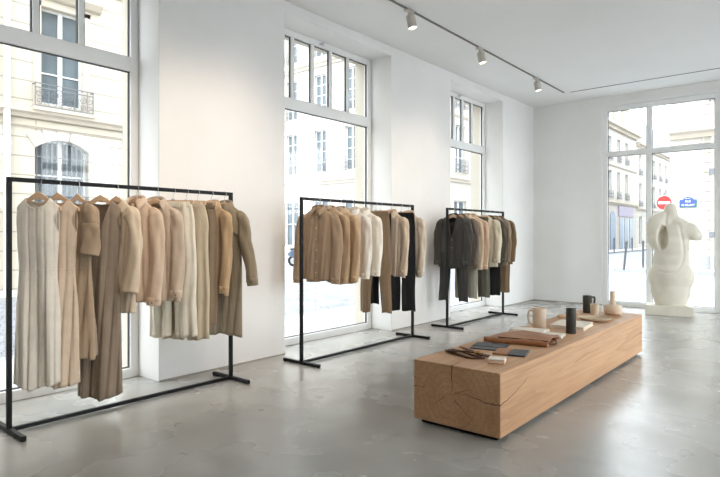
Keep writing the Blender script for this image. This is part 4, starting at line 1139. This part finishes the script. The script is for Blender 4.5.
# --- long terrace receding down the street (faces +X)
D = building('long cream terrace receding down the street with mansard dormers, seen through the back window', (-14.9, 0, 0), R(90), 24, 61, 11.2, MAT['stucco'],
             [(4.55, 1.0, 2.5, 2, .7), (7.95, 1.0, 2.1, 2, .6)], [26.05 + 2.62 * k for k in range(13)],
             ground=[(26.05 + 2.62 * k, 1.3, .5, 2.6) for k in range(9)], cornices=[(4.05, .3, .2), (10.75, .5, .55), (7.45, .15, .1)], roof=2.9, mass=33.2)
for k in range(13):
    x = 26.05 + 2.62 * k
    d = MB(); d.box(x - .62, x + .62, -.02, 1.2, 11.3, 13.1); d.prism([(x - .75, 13.1), (x + .75, 13.1), (x, 13.55)], 'y', -.12, 1.5)
    o = d.build('dormer', MAT['trimstone'], D); MB().box(x - .42, x + .42, -.05, 0, 11.5, 12.95).build('pane', MAT['pane'], o)
s = MB(); s.box(54.6, 59.4, -.14, 0, 3.0, 3.95); sf = s.build('shop_fascia', MAT['shopfascia'], D, bevel=.03)
s = MB(); s.box(54.7, 59.3, -.08, 0, -.1, 3.0); sfr = s.build('shop_front', MAT['stucco2'], D)
for xx in (55.3, 57.0, 58.7):
    MB().box(xx - .6, xx + .6, -.12, -.08, 0, 2.85).build('shop_door', MAT['shopblue'], sfr)
MB().prism([(52.2, -.1)] + [(53 - .8 * math.cos(a), 2.7 + .8 * math.sin(a)) for a in np.linspace(0, PI, 14)] + [(53.8, -.1)], 'y', -.05, .1).build('arched_door', MAT['shopblue'], D)
E2 = building('second cream terrace farther down the street, beyond the blue shop', (-14.9, 0, 0), R(90), 61, 100, 10.6, MAT['stucco2'],
              [(4.2, 1.1, 2.4, 2, .6), (7.4, 1.1, 2.1, 2, .6)], [62.6 + 2.9 * k for k in range(13)], ground=[(62.6 + 2.9 * k, 1.5, .3, 2.9) for k in range(13)],
              cornices=[(3.8, .3, .2), (10.2, .4, .45)], roof=3.0)
# --- corner house with street plaque (faces -Y)
Cc = building('pale coursed stone corner house with heavy cornice behind the street plaque', (0, 25, 0), 0, -4.86, 9, 9.5, MAT['stoneC'],
              [(6.2, 1.1, 2.3, 2, 0)], [.6, 4.4], cornices=[(5.05, .42, .42), (9.1, .5, .5)], ground=[(1.9, 1.6, .6, 2.6)], roof=3.2, deep=60)
mb = MB(); mb.tube([(-3.42, -.1, 0), (-3.42, -.1, 9)], .06, 10); mb.build('downpipe', MAT['stucco'], Cc, smooth=True)
for zc in (1.2, 3.6, 6.4):
    MB().box(-3.52, -3.32, -.19, 0, zc, zc + .22).build('pipe_bracket', MAT['ironpale'], Cc)
mb = MB(); mb.tube([(-3.72, -.06, 2.2), (-3.72, -.06, 9)], .03, 8); mb.build('cable_pipe', MAT['stucco2'], Cc, smooth=True)
MB().box(-4.86, 9, -.06, 0, -.14, .5).build('base_course', MAT['kerb'], Cc)
# plaque with arched crest
t = thing('street_plaque', 'small blue and green enamel street name plaque with an arched top on the corner house', 'street sign', (-4.235, 24.965, 2.37))
def plq(w, h, rr, y0, y1):
    arch = [(rr * math.cos(a), h + rr * .62 * math.sin(a)) for a in np.linspace(0, PI, 16)]
    return [(-w, 0), (w, 0), (w, h)] + arch + [(-w, h)]
MB().prism(plq(.295, .31, .18, 0, 0), 'y', -.02, .03).build('border', MAT['plaquegreen'], t)
p = [(x * .9, .03 + (z) * .9) for x, z in plq(.295, .31, .17, 0, 0)]
MB().prism(p, 'y', -.026, -.01).build('blue_field', MAT['plaqueblue'], t)
text_mesh('lettering', 'RUE', .105, MAT['signwhite'], t, (0, -.028, .235), (R(90), 0, 0))
text_mesh('lettering', 'DE BELLART', .085, MAT['signwhite'], t, (0, -.028, .095), (R(90), 0, 0))
text_mesh('lettering', '6e Arrt', .06, MAT['signwhite'], t, (0, -.028, .355), (R(90), 0, 0))
# no entry sign
sx_, sy_ = -4.9, 24.1
t = thing('no_entry_sign', 'round red no entry traffic sign with white bar on a pole at the street corner', 'traffic sign', (sx_, sy_, -.01), R(8))
mb = MB(); mb.tube([(0, .04, 0), (0, .04, 2.95)], .03, 10); mb.build('pole', MAT['ironpale'], t, smooth=True)
def disc(r, y0, y1): return MB().loft([[(r * math.cos(a), y, 2.55 + r * math.sin(a)) for a in np.linspace(0, 2 * PI, 41)[:-1]] for y in (y0, y1)])
disc(.285, -.004, .008).build('white_rim', MAT['signwhite'], t); disc(.268, -.008, 0).build('red_disc', MAT['signred'], t)
MB().box(-.2, .2, -.012, -.006, 2.505, 2.595).build('white_bar', MAT['signwhite'], t)
# bollards
bol0 = None
for x, y, lean, lab in [(-5.95, 22.6, 5, 'slim dark street bollard leaning to one side, nearest on the far corner'), (-5.72, 24.45, 0, 'upright slim dark bollard just right of the leaning one'),
                        (-12.4, 44.5, 0, 'thin bollard on the far pavement, leftmost in the back window'), (-12.4, 49.5, 0, 'thin bollard on the far pavement, in front of the arched blue door'),
                        (-12.4, 57.5, 0, 'thin bollard on the far pavement in front of the blue shop'), (-12.4, 66, 0, 'thin bollard on the far pavement beyond the blue shop'),
                        (-12.4, 80, 0, 'farthest thin bollard down the street')]:
    if bol0 is None:
        t = thing('bollard', lab, 'bollard', (x, y, -.012), 0, 'bollards in the street')
        mb = MB(); mb.tube([(0, 0, 0), (0, 0, .98)], .04, 12); mb.build('post', MAT['iron'], t, smooth=True)
        mb = MB(); mb.lathe([(.03, .97), (.052, 1.0), (.052, 1.04), (.03, 1.09), (0, 1.1)], 14); mb.build('ball_cap', MAT['iron'], t, smooth=True)
        bol0 = t
    else: t = copy_tree(bol0); t.location = (x, y, -.012); t['label'] = lab
    t.rotation_euler = (0, R(lean), 0)
# parked scooter by the junction
t = thing('motor_scooter', 'dark grey blue motor scooter parked outside, left edge of the middle window', 'scooter', (-18.3, 18.0, -.139), R(20))
for x in (-.62, .62):
    mb = MB(); mb.tube([(x + .2 * math.cos(a), 0, .26 + .2 * math.sin(a)) for a in np.linspace(0, 2 * PI, 24)[:-1]], .06, 8, True); w = mb.build('wheel', MAT['tyre'], t, smooth=True)
    mb = MB(); mb.tube([(x, -.05, .26), (x, .05, .26)], .11, 14); mb.build('hub', MAT['hook'], w, smooth=True)
mb = MB(); mb.loft([[(x, y * wy, z) for y, z in ((-1, z0), (1, z0), (1, z1), (-1, z1))] for x, wy, z0, z1 in ((-.85, .08, .5, .62), (-.6, .17, .42, .76), (-.1, .17, .35, .74), (.0, .16, .3, .42), (.3, .16, .3, .4), (.42, .2, .3, 1.0), (.52, .16, .45, 1.02))])
mb.build('body', MAT['scoot'], t, smooth=True, bevel=.03)
MB().box(-.72, -.02, -.15, .15, .74, .84).build('seat', MAT['seatblk'], t, bevel=.04)
mb = MB(); mb.tube(cat_curve([(.36, -.34, 1.05), (.44, -.15, 1.04), (.44, .15, 1.04), (.36, .34, 1.05)], 5), .018, 8); mb.tube([(.62, 0, .26), (.45, 0, 1.05)], .03, 8); mb.build('handlebar', MAT['iron'], t, smooth=True)
mb = MB(); mb.loft([[(.5 - .1 * k, y, 1.05 + .3 * k) for y in (-.2, 0, .2)] for k in (0, 1)], False); mb.build('windscreen', MAT['pane'], t, solid=.008)
MB().box(.45, .85, -.07, .07, .48, .52).build('mudguard', MAT['scoot'], t, bevel=.015)

# ------------------------------------------------------------------ light, sky, camera
wd = bpy.data.worlds.new('overcast_sky'); SC.world = wd; wd.use_nodes = True
wn = wd.node_tree.nodes; bg = wn['Background']
tc = wn.new('ShaderNodeTexCoord'); sx = wn.new('ShaderNodeSeparateXYZ'); rp = wn.new('ShaderNodeValToRGB')
wd.node_tree.links.new(tc.outputs['Generated'], sx.inputs[0]); wd.node_tree.links.new(sx.outputs['Z'], rp.inputs['Fac'])
rp.color_ramp.elements[0].position = 0; rp.color_ramp.elements[0].color = (.93, .97, 1, 1)
rp.color_ramp.elements[1].position = 1; rp.color_ramp.elements[1].color = (.86, .93, 1, 1)
wd.node_tree.links.new(rp.outputs['Color'], bg.inputs['Color'])
bg.inputs['Strength'].default_value = SKY
sn = bpy.data.lights.new('soft_sun', 'SUN'); sn.energy = SUN; sn.angle = R(50); sn.color = (1, .98, .95)
so = link(bpy.data.objects.new('soft_sun', sn)); so.rotation_euler = Vector((-.55, .75, -.9)).to_track_quat('-Z', 'Y').to_euler()
for (y, ty, p) in SPOTS:
    spot(-3.65, y, ZC - .25, XW, ty, .8, p, 90, 1.0)
for (y, ty, p) in FILL_SPOTS:  # added fill light on window wall and racks, no track here
    spot(-1.7, y, ZC - .1, XW, ty, 1.25, p, 62, 1.0, (1, .86, .72), .2)

cam = bpy.data.cameras.new('camera'); co_ = bpy.data.objects.new('camera', cam); COL.objects.link(co_)
cam.sensor_width = 36; cam.lens = 562 / 720 * 36
cam.shift_y = -3.5 / 720
cam.clip_start = .05; cam.clip_end = 400
co_.location = (0, 0, 1.3); co_.rotation_euler = (R(90), 0, math.atan(470 / 562))
SC.camera = co_
SC.view_settings.view_transform = 'Standard'; SC.view_settings.look = 'None'
SC.view_settings.exposure = EXPO; SC.view_settings.gamma = 1; SC.view_settings.use_curve_mapping = False
SC.cycles.max_bounces = 10; SC.cycles.diffuse_bounces = 6; SC.cycles.glossy_bounces = 4; SC.cycles.transparent_max_bounces = 16
SC.cycles.use_denoising = True
SC.cycles.sample_clamp_indirect = 8
